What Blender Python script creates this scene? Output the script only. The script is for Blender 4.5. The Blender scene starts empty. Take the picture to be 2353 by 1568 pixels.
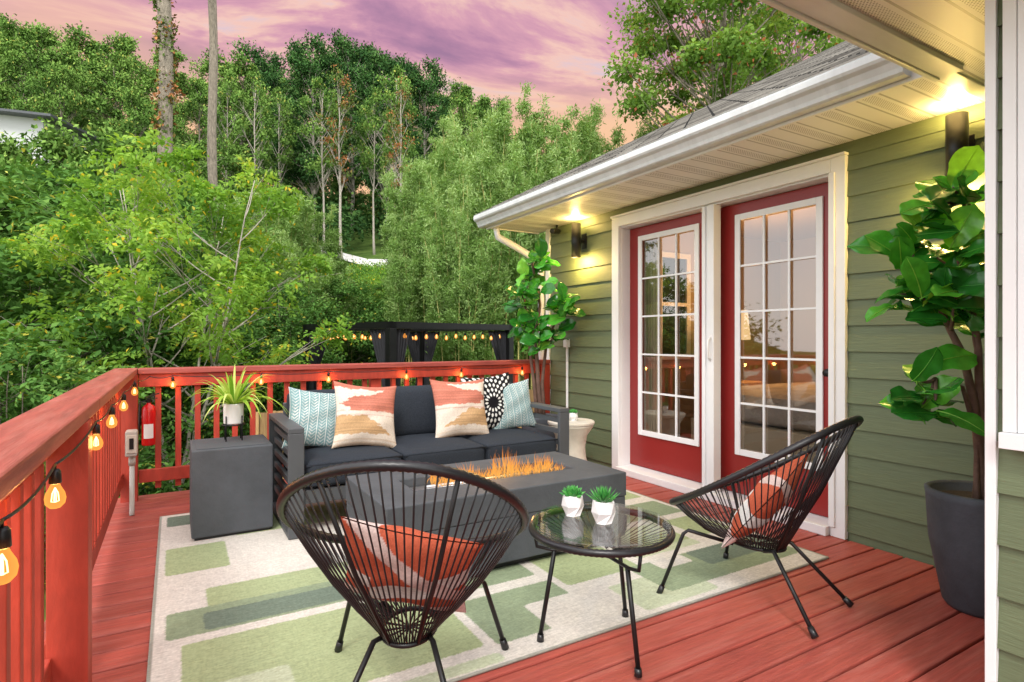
import bpy, math, random
import numpy as np
from mathutils import Vector, Matrix, Euler
random.seed(7); rng = np.random.default_rng(7)
PI = math.pi
sc = bpy.context.scene
COL = sc.collection

# ------------------------------------------------------------------ camera
H = 1.13; FPX = 1322.0; YAW = math.radians(30.4)
FW = (math.sin(YAW), math.cos(YAW)); RT = (math.cos(YAW), -math.sin(YAW))
cam_d = bpy.data.cameras.new('camera'); cam = bpy.data.objects.new('camera', cam_d); COL.objects.link(cam)
cam_d.sensor_width = 36; cam_d.lens = 36*FPX/2353; cam_d.clip_end = 600; cam_d.clip_start = 0.02
cam.location = (0, 0, H); cam.rotation_euler = (PI/2, 0, -YAW); cam_d.shift_y = -0.002
sc.camera = cam
sc.view_settings.view_transform = 'Standard'; sc.view_settings.look = 'None'

def pt(px, py, d):
    xc = (px-1176.5)/FPX; zc = (779-py)/FPX
    return Vector((d*(FW[0]+xc*RT[0]), d*(FW[1]+xc*RT[1]), H+d*zc))
def at(px, d):
    p = pt(px, 779, d); return p.x, p.y

# ------------------------------------------------------------------ materials
def S(r, g, b):
    f = lambda c: (c/255/12.92 if c/255 <= 0.04045 else ((c/255+0.055)/1.055)**2.4)
    return (f(r), f(g), f(b), 1)
def newmat(name):
    m = bpy.data.materials.new(name); m.use_nodes = True
    nt = m.node_tree; nt.nodes.clear()
    out = nt.nodes.new('ShaderNodeOutputMaterial')
    return m, nt, out
def mapped(nt, scale):
    tc = nt.nodes.new('ShaderNodeTexCoord'); mp = nt.nodes.new('ShaderNodeMapping')
    mp.inputs['Scale'].default_value = scale
    nt.links.new(tc.outputs['Object'], mp.inputs['Vector']); return mp.outputs[0]
def mixc(nt, fac, a, b, mode='MIX'):
    n = nt.nodes.new('ShaderNodeMix'); n.data_type = 'RGBA'; n.blend_type = mode
    for s, v in ((n.inputs[0], fac), (n.inputs[6], a), (n.inputs[7], b)):
        if hasattr(v, 'links'): nt.links.new(v, s)
        else: s.default_value = v
    return n.outputs[2]
def mth(nt, op, a, b=0.0, c=0.0):
    n = nt.nodes.new('ShaderNodeMath'); n.operation = op
    for i, v in enumerate((a, b, c)):
        if hasattr(v, 'links'): nt.links.new(v, n.inputs[i])
        else: n.inputs[i].default_value = v
    return n.outputs[0]
def ramp(nt, fac, stops):
    r = nt.nodes.new('ShaderNodeValToRGB'); e = r.color_ramp.elements
    while len(e) < len(stops): e.new(0.5)
    for i, (p, c) in enumerate(stops): e[i].position = p; e[i].color = c
    nt.links.new(fac, r.inputs[0]); return r.outputs[0]
def noise(nt, scale, vec=None, detail=4, rough=0.6, dist=0.0):
    n = nt.nodes.new('ShaderNodeTexNoise'); n.inputs['Scale'].default_value = scale
    n.inputs['Detail'].default_value = detail; n.inputs['Roughness'].default_value = rough
    n.inputs['Distortion'].default_value = dist
    if vec is not None: nt.links.new(vec, n.inputs['Vector'])
    return n.outputs[0]
def mul(c, k): return (c[0]*k, c[1]*k, c[2]*k, 1)

def mat(name, col, rough=0.6, metal=0.0, var=0.15, nscale=6, stretch=(1, 1, 1), bump=0.1, bscale=60, tintvar=0.0,
        attr=None, grime=0.0, spec=0.5, coat=0.0, bdist=0.004, wear=None):
    m, nt, out = newmat(name)
    p = nt.nodes.new('ShaderNodeBsdfPrincipled'); nt.links.new(p.outputs[0], out.inputs[0])
    v = mapped(nt, stretch)
    n1 = noise(nt, nscale, v)
    if attr:
        a = nt.nodes.new('ShaderNodeAttribute'); a.attribute_name = attr
        rr = ramp(nt, n1, [(0.25, (1-var,)*3+(1,)), (0.75, (1+var,)*3+(1,))])
        c = mixc(nt, 1.0, a.outputs[0], rr, 'MULTIPLY')
    else:
        c = ramp(nt, n1, [(0.25, mul(col, 1-var)), (0.75, mul(col, 1+var))])
    if tintvar:
        a = nt.nodes.new('ShaderNodeAttribute'); a.attribute_name = 'tint'
        t = ramp(nt, a.outputs['Fac'], [(0, (1-tintvar,)*3+(1,)), (1, (1+tintvar,)*3+(1,))])
        c = mixc(nt, 1.0, c, t, 'MULTIPLY')
    if wear:
        g = noise(nt, 2.3, v, 6, 0.72)
        c = mixc(nt, ramp(nt, g, [(0.48, (0, 0, 0, 1)), (0.74, (0.7,)*3+(1,))]), c, wear)
    if grime:
        g = noise(nt, 1.7, v, 6, 0.7)
        gm = ramp(nt, g, [(0.52, (0, 0, 0, 1)), (0.75, (grime,)*3+(1,))])
        c = mixc(nt, gm, c, mul(col, 0.35))
    nt.links.new(c, p.inputs['Base Color'])
    p.inputs['Roughness'].default_value = rough
    p.inputs['Metallic'].default_value = metal
    p.inputs['Specular IOR Level'].default_value = spec
    p.inputs['Coat Weight'].default_value = coat
    if bump:
        b = nt.nodes.new('ShaderNodeBump'); b.inputs['Strength'].default_value = bump; b.inputs['Distance'].default_value = bdist
        nt.links.new(noise(nt, bscale, v, 3, 0.65), b.inputs['Height']); nt.links.new(b.outputs[0], p.inputs['Normal'])
    return m
def leafmat(name, stops, trans=0.3, gloss=None):
    m, nt, out = newmat(name)
    a = nt.nodes.new('ShaderNodeAttribute'); a.attribute_name = 'tint'
    c = ramp(nt, a.outputs['Fac'], stops)
    if gloss is not None:
        tc = nt.nodes.new('ShaderNodeTexCoord')
        c = mixc(nt, 0.35, c, noise(nt, 30, tc.outputs['Object'], 2), 'OVERLAY')
        p = nt.nodes.new('ShaderNodeBsdfPrincipled'); nt.links.new(c, p.inputs['Base Color']); p.inputs['Roughness'].default_value = gloss
    else:
        p = nt.nodes.new('ShaderNodeBsdfDiffuse'); nt.links.new(c, p.inputs[0])
    if trans <= 0: nt.links.new(p.outputs[0], out.inputs[0]); return m
    t = nt.nodes.new('ShaderNodeBsdfTranslucent'); nt.links.new(mixc(nt, 1.0, c, (1.5, 1.5, 0.7, 1), 'MULTIPLY'), t.inputs[0])
    mx = nt.nodes.new('ShaderNodeMixShader'); mx.inputs[0].default_value = trans
    nt.links.new(p.outputs[0], mx.inputs[1]); nt.links.new(t.outputs[0], mx.inputs[2]); nt.links.new(mx.outputs[0], out.inputs[0])
    return m
def emit(name, col, s):
    m, nt, out = newmat(name); e = nt.nodes.new('ShaderNodeEmission'); e.inputs[0].default_value = col; e.inputs[1].default_value = s
    nt.links.new(e.outputs[0], out.inputs[0]); return m
def glassmat(name, tint, base, k=1.0):
    m, nt, out = newmat(name)
    t = nt.nodes.new('ShaderNodeBsdfTransparent'); t.inputs[0].default_value = tint
    g = nt.nodes.new('ShaderNodeBsdfGlossy'); g.inputs['Roughness'].default_value = 0.02
    lw = nt.nodes.new('ShaderNodeLayerWeight'); lw.inputs[0].default_value = 0.5
    f = mth(nt, 'ADD', mth(nt, 'MULTIPLY', mth(nt, 'POWER', lw.outputs[1], 5.0), k), base)
    mx = nt.nodes.new('ShaderNodeMixShader'); nt.links.new(f, mx.inputs[0])
    nt.links.new(t.outputs[0], mx.inputs[1]); nt.links.new(g.outputs[0], mx.inputs[2]); nt.links.new(mx.outputs[0], out.inputs[0])
    return m

M = {}
M['deck'] = mat('deck_red', (0.33, 0.062, 0.045, 1), 0.55, var=0.25, nscale=9, stretch=(0.6, 8, 8), bump=0.6, bscale=12, tintvar=0.18, wear=(0.46, 0.15, 0.12, 1))
M['rail'] = mat('rail_red', (0.43, 0.048, 0.026, 1), 0.55, var=0.20, nscale=7, stretch=(4, 4, 1.2), bump=0.4, bscale=18, tintvar=0.12)
M['cap'] = mat('cap_red', (0.36, 0.075, 0.055, 1), 0.5, var=0.25, nscale=5, stretch=(8, 0.7, 8), bump=0.5, bscale=12, tintvar=0.1, grime=0.75, wear=(0.46, 0.17, 0.13, 1))
M['capx'] = mat('cap_red_x', (0.34, 0.065, 0.05, 1), 0.5, var=0.25, nscale=5, stretch=(0.7, 8, 8), bump=0.5, bscale=12, tintvar=0.1, grime=0.6)
M['door'] = mat('door_red', (0.26, 0.016, 0.014, 1), 0.35, var=0.05, nscale=4, bump=0.05)
M['siding'] = mat('siding_green', (0.120, 0.152, 0.078, 1), 0.6, var=0.10, nscale=8, stretch=(1, 0.8, 9), bump=0.4, bscale=14, tintvar=0.07, bdist=0.005)
M['white'] = mat('trim_white', (0.80, 0.80, 0.80, 1), 0.4, var=0.03, bump=0.05)
M['gutter'] = mat('gutter_white', (0.66, 0.68, 0.69, 1), 0.3, var=0.1, nscale=3, stretch=(1, 4, 1), bump=0.05, grime=0.25)
M['black'] = mat('black_metal', (0.012, 0.012, 0.013, 1), 0.4, metal=0.3, var=0.2, bump=0.05)
M['cord'] = mat('black_cord', (0.012, 0.012, 0.014, 1), 0.35, var=0.2, bump=0.1)
M['char'] = mat('charcoal_metal', (0.085, 0.092, 0.10, 1), 0.5, metal=0.2, var=0.1, bump=0.1)
M['fab'] = mat('charcoal_fabric', (0.026, 0.032, 0.042, 1), 0.9, var=0.4, nscale=160, bump=0.6, bscale=300, bdist=0.002, spec=0.2)
M['conc'] = mat('charcoal_concrete', (0.062, 0.070, 0.080, 1), 0.75, var=0.20, nscale=7, bump=0.5, bscale=50)
M['pot'] = mat('pot_slate', (0.05, 0.058, 0.072, 1), 0.7, var=0.25, nscale=10, bump=0.4, bscale=60)
M['ceramic'] = mat('white_ceramic', (0.80, 0.80, 0.80, 1), 0.3, var=0.03, bump=0.02)
M['cream'] = mat('cream_concrete', (0.62, 0.57, 0.49, 1), 0.8, var=0.15, nscale=9, bump=0.4, bscale=50)
M['bark'] = mat('bark_grey', (0.26, 0.22, 0.17, 1), 0.9, var=0.5, nscale=5, stretch=(4, 4, 1), bump=1, bscale=14, bdist=0.03)
M['barkp'] = mat('bark_pale', (0.48, 0.43, 0.36, 1), 0.9, var=0.35, nscale=5, stretch=(4, 4, 1), bump=0.8, bscale=14, bdist=0.03)
M['stem'] = mat('fig_stem', (0.13, 0.075, 0.055, 1), 0.8, var=0.4, nscale=20, bump=0.6, bscale=60)
M['cane'] = mat('bamboo_cane', (0.52, 0.46, 0.16, 1), 0.5, var=0.4, nscale=2, bump=0.0)
M['col'] = mat('woven_col', (1, 1, 1, 1), 0.9, var=0.14, nscale=120, bump=0.7, bscale=220, attr='Col', bdist=0.003, spec=0.2)
M['rug'] = mat('rug_col', (1, 1, 1, 1), 0.95, var=0.17, nscale=70, stretch=(0.8, 2.0, 1), bump=0.5, bscale=200, attr='Col', bdist=0.003, spec=0.1)
M['soil'] = mat('soil', (0.03, 0.02, 0.013, 1), 0.95, var=0.4, nscale=40, bump=1, bscale=60)
M['wood'] = mat('fence_wood', (0.42, 0.26, 0.11, 1), 0.7, var=0.3, nscale=6, stretch=(6, 6, 0.7), bump=0.4, bscale=20, tintvar=0.25)
M['extred'] = mat('extinguisher_red', (0.55, 0.008, 0.01, 1), 0.25, var=0.05, bump=0)
M['grey'] = mat('outlet_grey', (0.48, 0.46, 0.42, 1), 0.5, var=0.08, bump=0.05)
M['glass'] = glassmat('door_glass', (0.92, 0.95, 0.92, 1), 0.20, 0.8)
M['tglass'] = glassmat('table_glass', (0.97, 0.99, 0.985, 1), 0.07, 0.9)
M['fila'] = emit('filament_glow', (1.0, 0.70, 0.28, 1), 7)
M['lampglow'] = emit('lamp_glow', (1.0, 0.75, 0.35, 1), 18)
M['steel'] = mat('steel', (0.55, 0.55, 0.55, 1), 0.3, metal=0.9, var=0.05, bump=0)
M['roomwall'] = mat('room_wall', (0.42, 0.33, 0.22, 1), 0.8, var=0.04, bump=0)
M['roomfloor'] = mat('room_floor', (0.20, 0.13, 0.08, 1), 0.5, var=0.3, nscale=3, stretch=(1, 8, 1))
M['linen'] = mat('linen', (0.36, 0.31, 0.26, 1), 0.9, var=0.2, nscale=6, bump=1.0, bscale=9, bdist=0.03)
M['rust'] = mat('rust_fabric', (0.45, 0.13, 0.06, 1), 0.9, var=0.1, bump=0.3)
M['curtain'] = mat('curtain', (0.50, 0.42, 0.30, 1), 0.9, var=0.06, bump=0.1)
M['shade'] = emit('lamp_shade_glow', (1.0, 0.60, 0.28, 1), 1.1)
M['blackfab'] = mat('black_fabric', (0.02, 0.02, 0.024, 1), 0.9, var=0.3, nscale=10, bump=0.3)
M['path'] = mat('path_concrete', (0.66, 0.64, 0.61, 1), 0.9, var=0.12, nscale=1, bump=0.2)
M['hwhite'] = mat('far_siding', (0.55, 0.56, 0.56, 1), 0.8, var=0.05, stretch=(1, 1, 14), nscale=3)
M['dark'] = mat('dark_window', (0.02, 0.025, 0.03, 1), 0.1, var=0.1, bump=0)

def shingle_mat():
    m, nt, out = newmat('roof_shingle'); p = nt.nodes.new('ShaderNodeBsdfPrincipled'); nt.links.new(p.outputs[0], out.inputs[0])
    tc = nt.nodes.new('ShaderNodeTexCoord'); sp = nt.nodes.new('ShaderNodeSeparateXYZ'); nt.links.new(tc.outputs['Object'], sp.inputs[0])
    cb = nt.nodes.new('ShaderNodeCombineXYZ'); nt.links.new(sp.outputs[1], cb.inputs[0]); nt.links.new(sp.outputs[0], cb.inputs[1])
    br = nt.nodes.new('ShaderNodeTexBrick'); nt.links.new(cb.outputs[0], br.inputs[0])
    br.inputs['Scale'].default_value = 1; br.inputs['Brick Width'].default_value = 0.22; br.inputs['Row Height'].default_value = 0.125
    br.inputs['Mortar Size'].default_value = 0.010; br.inputs['Color1'].default_value = (0.10, 0.09, 0.08, 1); br.inputs['Color2'].default_value = (0.30, 0.28, 0.25, 1)
    br.inputs['Mortar'].default_value = (0.03, 0.03, 0.03, 1)
    c = mixc(nt, 0.5, br.outputs[0], noise(nt, 60, tc.outputs['Object']), 'OVERLAY')
    nt.links.new(c, p.inputs['Base Color']); p.inputs['Roughness'].default_value = 0.95
    b = nt.nodes.new('ShaderNodeBump'); b.inputs['Strength'].default_value = 1; b.inputs['Distance'].default_value = 0.02
    nt.links.new(br.outputs[1], b.inputs['Height']); b.invert = True; nt.links.new(b.outputs[0], p.inputs['Normal'])
    return m
M['shingle'] = shingle_mat()
def soffit_mat():
    m, nt, out = newmat('soffit_vinyl'); p = nt.nodes.new('ShaderNodeBsdfPrincipled'); nt.links.new(p.outputs[0], out.inputs[0])
    tc = nt.nodes.new('ShaderNodeTexCoord'); sp = nt.nodes.new('ShaderNodeSeparateXYZ'); nt.links.new(tc.outputs['Object'], sp.inputs[0])
    fy = mth(nt, 'FRACT', mth(nt, 'MULTIPLY', sp.outputs[1], 1/0.10))
    gro = mth(nt, 'LESS_THAN', fy, 0.10)
    fy2 = mth(nt, 'FRACT', mth(nt, 'MULTIPLY', sp.outputs[1], 1/0.20))
    band = mth(nt, 'MULTIPLY', mth(nt, 'GREATER_THAN', fy2, 0.14), mth(nt, 'LESS_THAN', fy2, 0.42))
    fx = mth(nt, 'SINE', mth(nt, 'MULTIPLY', sp.outputs[0], 2*PI/0.016)); fz = mth(nt, 'SINE', mth(nt, 'MULTIPLY', sp.outputs[1], 2*PI/0.014))
    dots = mth(nt, 'MULTIPLY', mth(nt, 'GREATER_THAN', mth(nt, 'MULTIPLY', fx, fz), 0.3), band)
    k = mth(nt, 'MAXIMUM', mth(nt, 'MULTIPLY', gro, 0.6), mth(nt, 'MULTIPLY', dots, 0.8))
    c = mixc(nt, k, (0.82, 0.81, 0.79, 1), (0.18, 0.16, 0.14, 1))
    nt.links.new(c, p.inputs['Base Color']); p.inputs['Roughness'].default_value = 0.45
    b = nt.nodes.new('ShaderNodeBump'); b.inputs['Strength'].default_value = 0.8; b.inputs['Distance'].default_value = 0.01; b.invert = True
    nt.links.new(k, b.inputs['Height']); nt.links.new(b.outputs[0], p.inputs['Normal'])
    return m
M['soffit'] = soffit_mat()
def flame_mat():
    m, nt, out = newmat('flame_fire')
    a = nt.nodes.new('ShaderNodeAttribute'); a.attribute_name = 'tint'
    c = ramp(nt, a.outputs['Fac'], [(0, (1, 0.50, 0.12, 1)), (0.4, (1, 0.42, 0.07, 1)), (1, (1.0, 0.26, 0.03, 1))])
    e = nt.nodes.new('ShaderNodeEmission'); nt.links.new(c, e.inputs[0]); e.inputs[1].default_value = 1.15
    t = nt.nodes.new('ShaderNodeBsdfTransparent'); mx = nt.nodes.new('ShaderNodeMixShader')
    f = ramp(nt, a.outputs['Fac'], [(0, (0.18,)*3+(1,)), (0.4, (0.40,)*3+(1,)), (1, (0.12,)*3+(1,))])
    nt.links.new(f, mx.inputs[0]); nt.links.new(t.outputs[0], mx.inputs[1]); nt.links.new(e.outputs[0], mx.inputs[2]); nt.links.new(mx.outputs[0], out.inputs[0])
    return m
M['flame'] = flame_mat()

G = lambda r, g, b: (r, g, b, 1)
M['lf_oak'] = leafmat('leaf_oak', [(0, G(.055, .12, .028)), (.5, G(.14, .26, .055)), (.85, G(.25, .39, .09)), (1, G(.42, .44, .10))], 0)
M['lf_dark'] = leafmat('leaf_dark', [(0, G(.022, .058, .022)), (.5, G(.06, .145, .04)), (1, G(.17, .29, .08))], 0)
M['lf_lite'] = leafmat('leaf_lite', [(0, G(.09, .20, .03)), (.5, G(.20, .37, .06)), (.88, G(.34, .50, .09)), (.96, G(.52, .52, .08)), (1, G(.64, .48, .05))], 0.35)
M['lf_bam'] = leafmat('leaf_bamboo', [(0, G(.07, .15, .04)), (.5, G(.20, .34, .09)), (1, G(.42, .56, .24))], 0.25)
M['lf_aut'] = leafmat('leaf_autumn', [(0, G(.07, .15, .03)), (.5, G(.22, .36, .08)), (.78, G(.36, .46, .10)), (.88, G(.54, .28, .15)), (1, G(.6, .20, .12))])
M['lf_red'] = leafmat('leaf_red', [(0, G(.07, .13, .03)), (.45, G(.14, .20, .05)), (.6, G(.36, .15, .06)), (1, G(.45, .2, .08))], 0)
M['lf_shrub'] = leafmat('leaf_shrub', [(0, G(.04, .10, .022)), (.6, G(.10, .22, .05)), (.90, G(.20, .34, .08)), (1, G(.45, .42, .07))], 0.2)
M['lf_spider'] = leafmat('leaf_spider', [(0, G(.15, .33, .03)), (.5, G(.35, .52, .08)), (1, G(.62, .70, .25))])
M['lf_succ'] = leafmat('leaf_succulent', [(0, G(.02, .18, .03)), (1, G(.10, .42, .08))], 0.15, 0.45)
M['lf_fig'] = leafmat('leaf_fig', [(0, G(.014, .11, .014)), (.5, G(.035, .23, .022)), (.8, G(.09, .38, .03)), (1, G(.24, .52, .06))], 0.15, 0.24)

# ------------------------------------------------------------------ mesh helpers
class MB:
    def __init__(s): s.v = []; s.f = []; s.t = []; s.tint = 0.5
    def add(s, vs, fs):
        o = len(s.v); s.v.extend([tuple(v) for v in vs])
        for f in fs: s.f.append(tuple(i+o for i in f)); s.t.append(s.tint)
    def box(s, x0, y0, z0, x1, y1, z1):
        s.add([(x0,y0,z0),(x1,y0,z0),(x1,y1,z0),(x0,y1,z0),(x0,y0,z1),(x1,y0,z1),(x1,y1,z1),(x0,y1,z1)],
              [(0,3,2,1),(4,5,6,7),(0,1,5,4),(1,2,6,5),(2,3,7,6),(3,0,4,7)]); return s
    def obox(s, c, sx, sy, sz, e=(0,0,0)):
        R = Euler(e).to_matrix(); c = Vector(c); vs = []
        for z in (-1, 1):
            for x, y in ((-1,-1),(1,-1),(1,1),(-1,1)): vs.append(c+R@Vector((x*sx/2, y*sy/2, z*sz/2)))
        s.add(vs, [(0,3,2,1),(4,5,6,7),(0,1,5,4),(1,2,6,5),(2,3,7,6),(3,0,4,7)]); return s
    def tube(s, pts, r, seg=8, cap=True, closed=False):
        pts = [Vector(p) for p in pts]; n = len(pts)
        rs = r if hasattr(r, '__len__') else [r]*n
        prev = None; vs = []
        for i in range(n):
            if closed: t = pts[(i+1) % n]-pts[i-1]
            else: t = pts[min(i+1, n-1)]-pts[max(i-1, 0)]
            if t.length < 1e-9: t = Vector((0,0,1))
            t.normalize()
            if prev is None:
                a = Vector((0,0,1)) if abs(t.z) < 0.9 else Vector((1,0,0)); u = t.cross(a).normalized()
            else:
                u = prev-t*prev.dot(t)
                if u.length < 1e-6: u = t.cross(Vector((0.3,0.5,0.8)))
                u.normalize()
            prev = u; w = t.cross(u)
            for k in range(seg):
                a = 2*PI*k/seg; vs.append(pts[i]+(u*math.cos(a)+w*math.sin(a))*rs[i])
        fs = []
        for i in range(n if closed else n-1):
            j = (i+1) % n
            for k in range(seg):
                k2 = (k+1) % seg; fs.append((i*seg+k, i*seg+k2, j*seg+k2, j*seg+k))
        if cap and not closed:
            fs.append(tuple(range(seg))[::-1]); fs.append(tuple((n-1)*seg+k for k in range(seg)))
        s.add(vs, fs); return s
    def lathe(s, prof, c=(0,0,0), seg=32):
        vs = []; n = len(prof)
        for r, z in prof:
            for k in range(seg):
                a = 2*PI*k/seg; vs.append((c[0]+r*math.cos(a), c[1]+r*math.sin(a), c[2]+z))
        fs = [(i*seg+k, i*seg+(k+1) % seg, (i+1)*seg+(k+1) % seg, (i+1)*seg+k) for i in range(n-1) for k in range(seg)]
        if prof[0][0] > 1e-5: fs.append(tuple(range(seg))[::-1])
        if prof[-1][0] > 1e-5: fs.append(tuple((n-1)*seg+k for k in range(seg)))
        s.add(vs, fs); return s
    def prismy(s, poly, y0, y1):
        n = len(poly); vs = [(x, y0, z) for x, z in poly]+[(x, y1, z) for x, z in poly]
        s.add(vs, [(i, (i+1) % n, n+(i+1) % n, n+i) for i in range(n)]+[tuple(range(n))[::-1], tuple(range(n, 2*n))]); return s
    def build(s, name, m, parent=None, smooth=False, bevel=0, world=False, seg=2):
        me = bpy.data.meshes.new(name)
        v = s.v
        if world and parent is not None:
            o = Vector((0,0,0)); q = parent
            while q is not None: o += q.location; q = q.parent
            v = [(a-o.x, b-o.y, c-o.z) for a, b, c in v]
        me.from_pydata(v, [], s.f); me.update()
        a = me.attributes.new('tint', 'FLOAT', 'FACE'); a.data.foreach_set('value', s.t)
        if smooth: me.polygons.foreach_set('use_smooth', [True]*len(me.polygons))
        me.materials.append(m)
        ob = bpy.data.objects.new(name, me); COL.objects.link(ob); ob.parent = parent
        if bevel:
            b = ob.modifiers.new('bevel', 'BEVEL'); b.width = bevel; b.segments = seg; b.limit_method = 'ANGLE'
        return ob
def tag(o, label=None, cat=None, group=None, kind=None):
    if label: o['label'] = label
    if cat: o['category'] = cat
    if group: o['group'] = group
    if kind: o['kind'] = kind
    return o
def thing(name, label, cat, loc=(0,0,0), rz=0, group=None):
    o = bpy.data.objects.new(name, None); COL.objects.link(o); o.location = loc; o.rotation_euler = (0,0,rz)
    o.empty_display_size = 0.1
    return tag(o, label, cat, group)
def dup(root, loc, rz=0, scale=None, label=None, group=None):
    r = root.copy(); COL.objects.link(r); r.location = loc; r.rotation_euler = (0,0,rz)
    if scale: r.scale = scale
    if label: r['label'] = label
    if group: r['group'] = group
    for ch in list(root.children):
        c = ch.copy(); COL.objects.link(c); c.parent = r
        for g in ch.children:
            d = g.copy(); COL.objects.link(d); d.parent = c
    return r
def npmesh(name, V, F, T, m, parent=None, smooth=False, col=None):
    me = bpy.data.meshes.new(name)
    nf = len(F); k = F.shape[1]
    me.vertices.add(len(V)); me.vertices.foreach_set('co', np.ascontiguousarray(V, dtype=np.float32).ravel())
    me.loops.add(nf*k); me.loops.foreach_set('vertex_index', np.ascontiguousarray(F, dtype=np.int32).ravel())
    me.polygons.add(nf); me.polygons.foreach_set('loop_start', np.arange(0, nf*k, k, dtype=np.int32))
    me.update(calc_edges=True)
    if T is not None:
        a = me.attributes.new('tint', 'FLOAT', 'FACE'); a.data.foreach_set('value', np.ascontiguousarray(T, dtype=np.float32))
    if col is not None:
        a = me.attributes.new('Col', 'FLOAT_COLOR', 'POINT')
        c4 = np.ones((len(V), 4), dtype=np.float32); c4[:, :3] = col; a.data.foreach_set('color', c4.ravel())
    if smooth: me.polygons.foreach_set('use_smooth', [True]*nf)
    me.materials.append(m)
    ob = bpy.data.objects.new(name, me); COL.objects.link(ob); ob.parent = parent
    return ob
def norm(a): return a/np.maximum(np.linalg.norm(a, axis=1, keepdims=True), 1e-9)
def leafquads(P, D, Nn, L, W):
    D = norm(D); side = norm(np.cross(D, Nn)); up = np.cross(side, D)
    L = L[:, None]; W = W[:, None]
    v0 = P; v1 = P+D*L*0.45+side*W*0.5+up*W*0.12; v2 = P+D*L-up*L*0.08; v3 = P+D*L*0.45-side*W*0.5+up*W*0.12
    V = np.stack([v0, v1, v2, v3], 1).reshape(-1, 3)
    F = np.arange(len(P)*4).reshape(-1, 4)
    return V, F
def scatter(centers, radii, n, L, W, r, flat=0.65, droop=0.0, upb=0.6):
    k = len(centers); idx = r.integers(0, k, n); C = np.array(centers)[idx]; R = np.array(radii)[idx][:, None]
    o = r.normal(size=(n, 3)); o = norm(o)*(r.random((n, 1))**0.5)*(1+0.25*r.normal(size=(n, 1)))
    P = C+o*R*np.array([1, 1, flat])
    D = r.normal(size=(n, 3))+o*0.8; D[:, 2] -= droop
    Nn = r.normal(size=(n, 3))*0.6+o*0.7; Nn[:, 2] += upb
    ct = r.random(k)[idx]
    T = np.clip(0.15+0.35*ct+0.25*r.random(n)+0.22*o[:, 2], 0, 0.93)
    rare = r.random(n) < 0.03; T[rare] = 1.0
    V, F = leafquads(P, D, Nn, L*(0.7+0.6*r.random(n)), W*(0.7+0.6*r.random(n)))
    return V, F, T
def pinnate(centers, radii, n, r, rl=0.28, leaf=0.085, w=0.030, pairs=6, flat=0.7):
    k = len(centers); idx = r.integers(0, k, n); C = np.array(centers)[idx]; R = np.array(radii)[idx][:, None]
    o = norm(r.normal(size=(n, 3)))*(r.random((n, 1))**0.5)
    P = C+o*R*np.array([1, 1, flat]); D = o*1.0+r.normal(size=(n, 3))*0.8; D[:, 2] = D[:, 2]*0.6-0.1; D = norm(D)
    up = norm(np.array([[0, 0, 1.0]])+r.normal(size=(n, 3))*0.5); side = norm(np.cross(D, up)); up = np.cross(side, D)
    ct = r.random(k)[idx]; st = r.random(n)
    Ps, Ds, Ns, Ls, Ts = [], [], [], [], []
    for i in range(pairs):
        t = (i+0.5)/pairs
        base = P+D*rl*t-np.array([[0, 0, 1.0]])*rl*0.35*t*t+r.normal(size=(n, 3))*rl*0.04
        for s in (-1, 1):
            Ps.append(base); Ds.append(side*s+D*0.45-up*0.35+r.normal(size=(n, 3))*0.35); Ns.append(up+side*0.2*s+r.normal(size=(n, 3))*0.35)
            Ls.append(leaf*(0.7+0.5*math.sin(PI*(t*0.8+0.15)))*(0.7+0.5*r.random(n)))
            T = np.clip(0.1+0.4*ct+0.2*st+0.3*r.random(n)+0.15*o[:, 2], 0, 0.93); T[r.random(n) > 0.965] = 1.0; Ts.append(T)
    P = np.concatenate(Ps); D = np.concatenate(Ds); Nn = np.concatenate(Ns); L = np.concatenate(Ls); T = np.concatenate(Ts)
    V, F = leafquads(P, D, Nn, L, L*w/leaf*1.15)
    return V, F, T
def quad_curve(a, b, bend, k=6):
    a = Vector(a); b = Vector(b); m = (a+b)/2+Vector(bend)
    return [a*(1-t)**2+m*2*t*(1-t)+b*t*t for t in [i/k for i in range(k+1)]]
HT = {}
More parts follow.
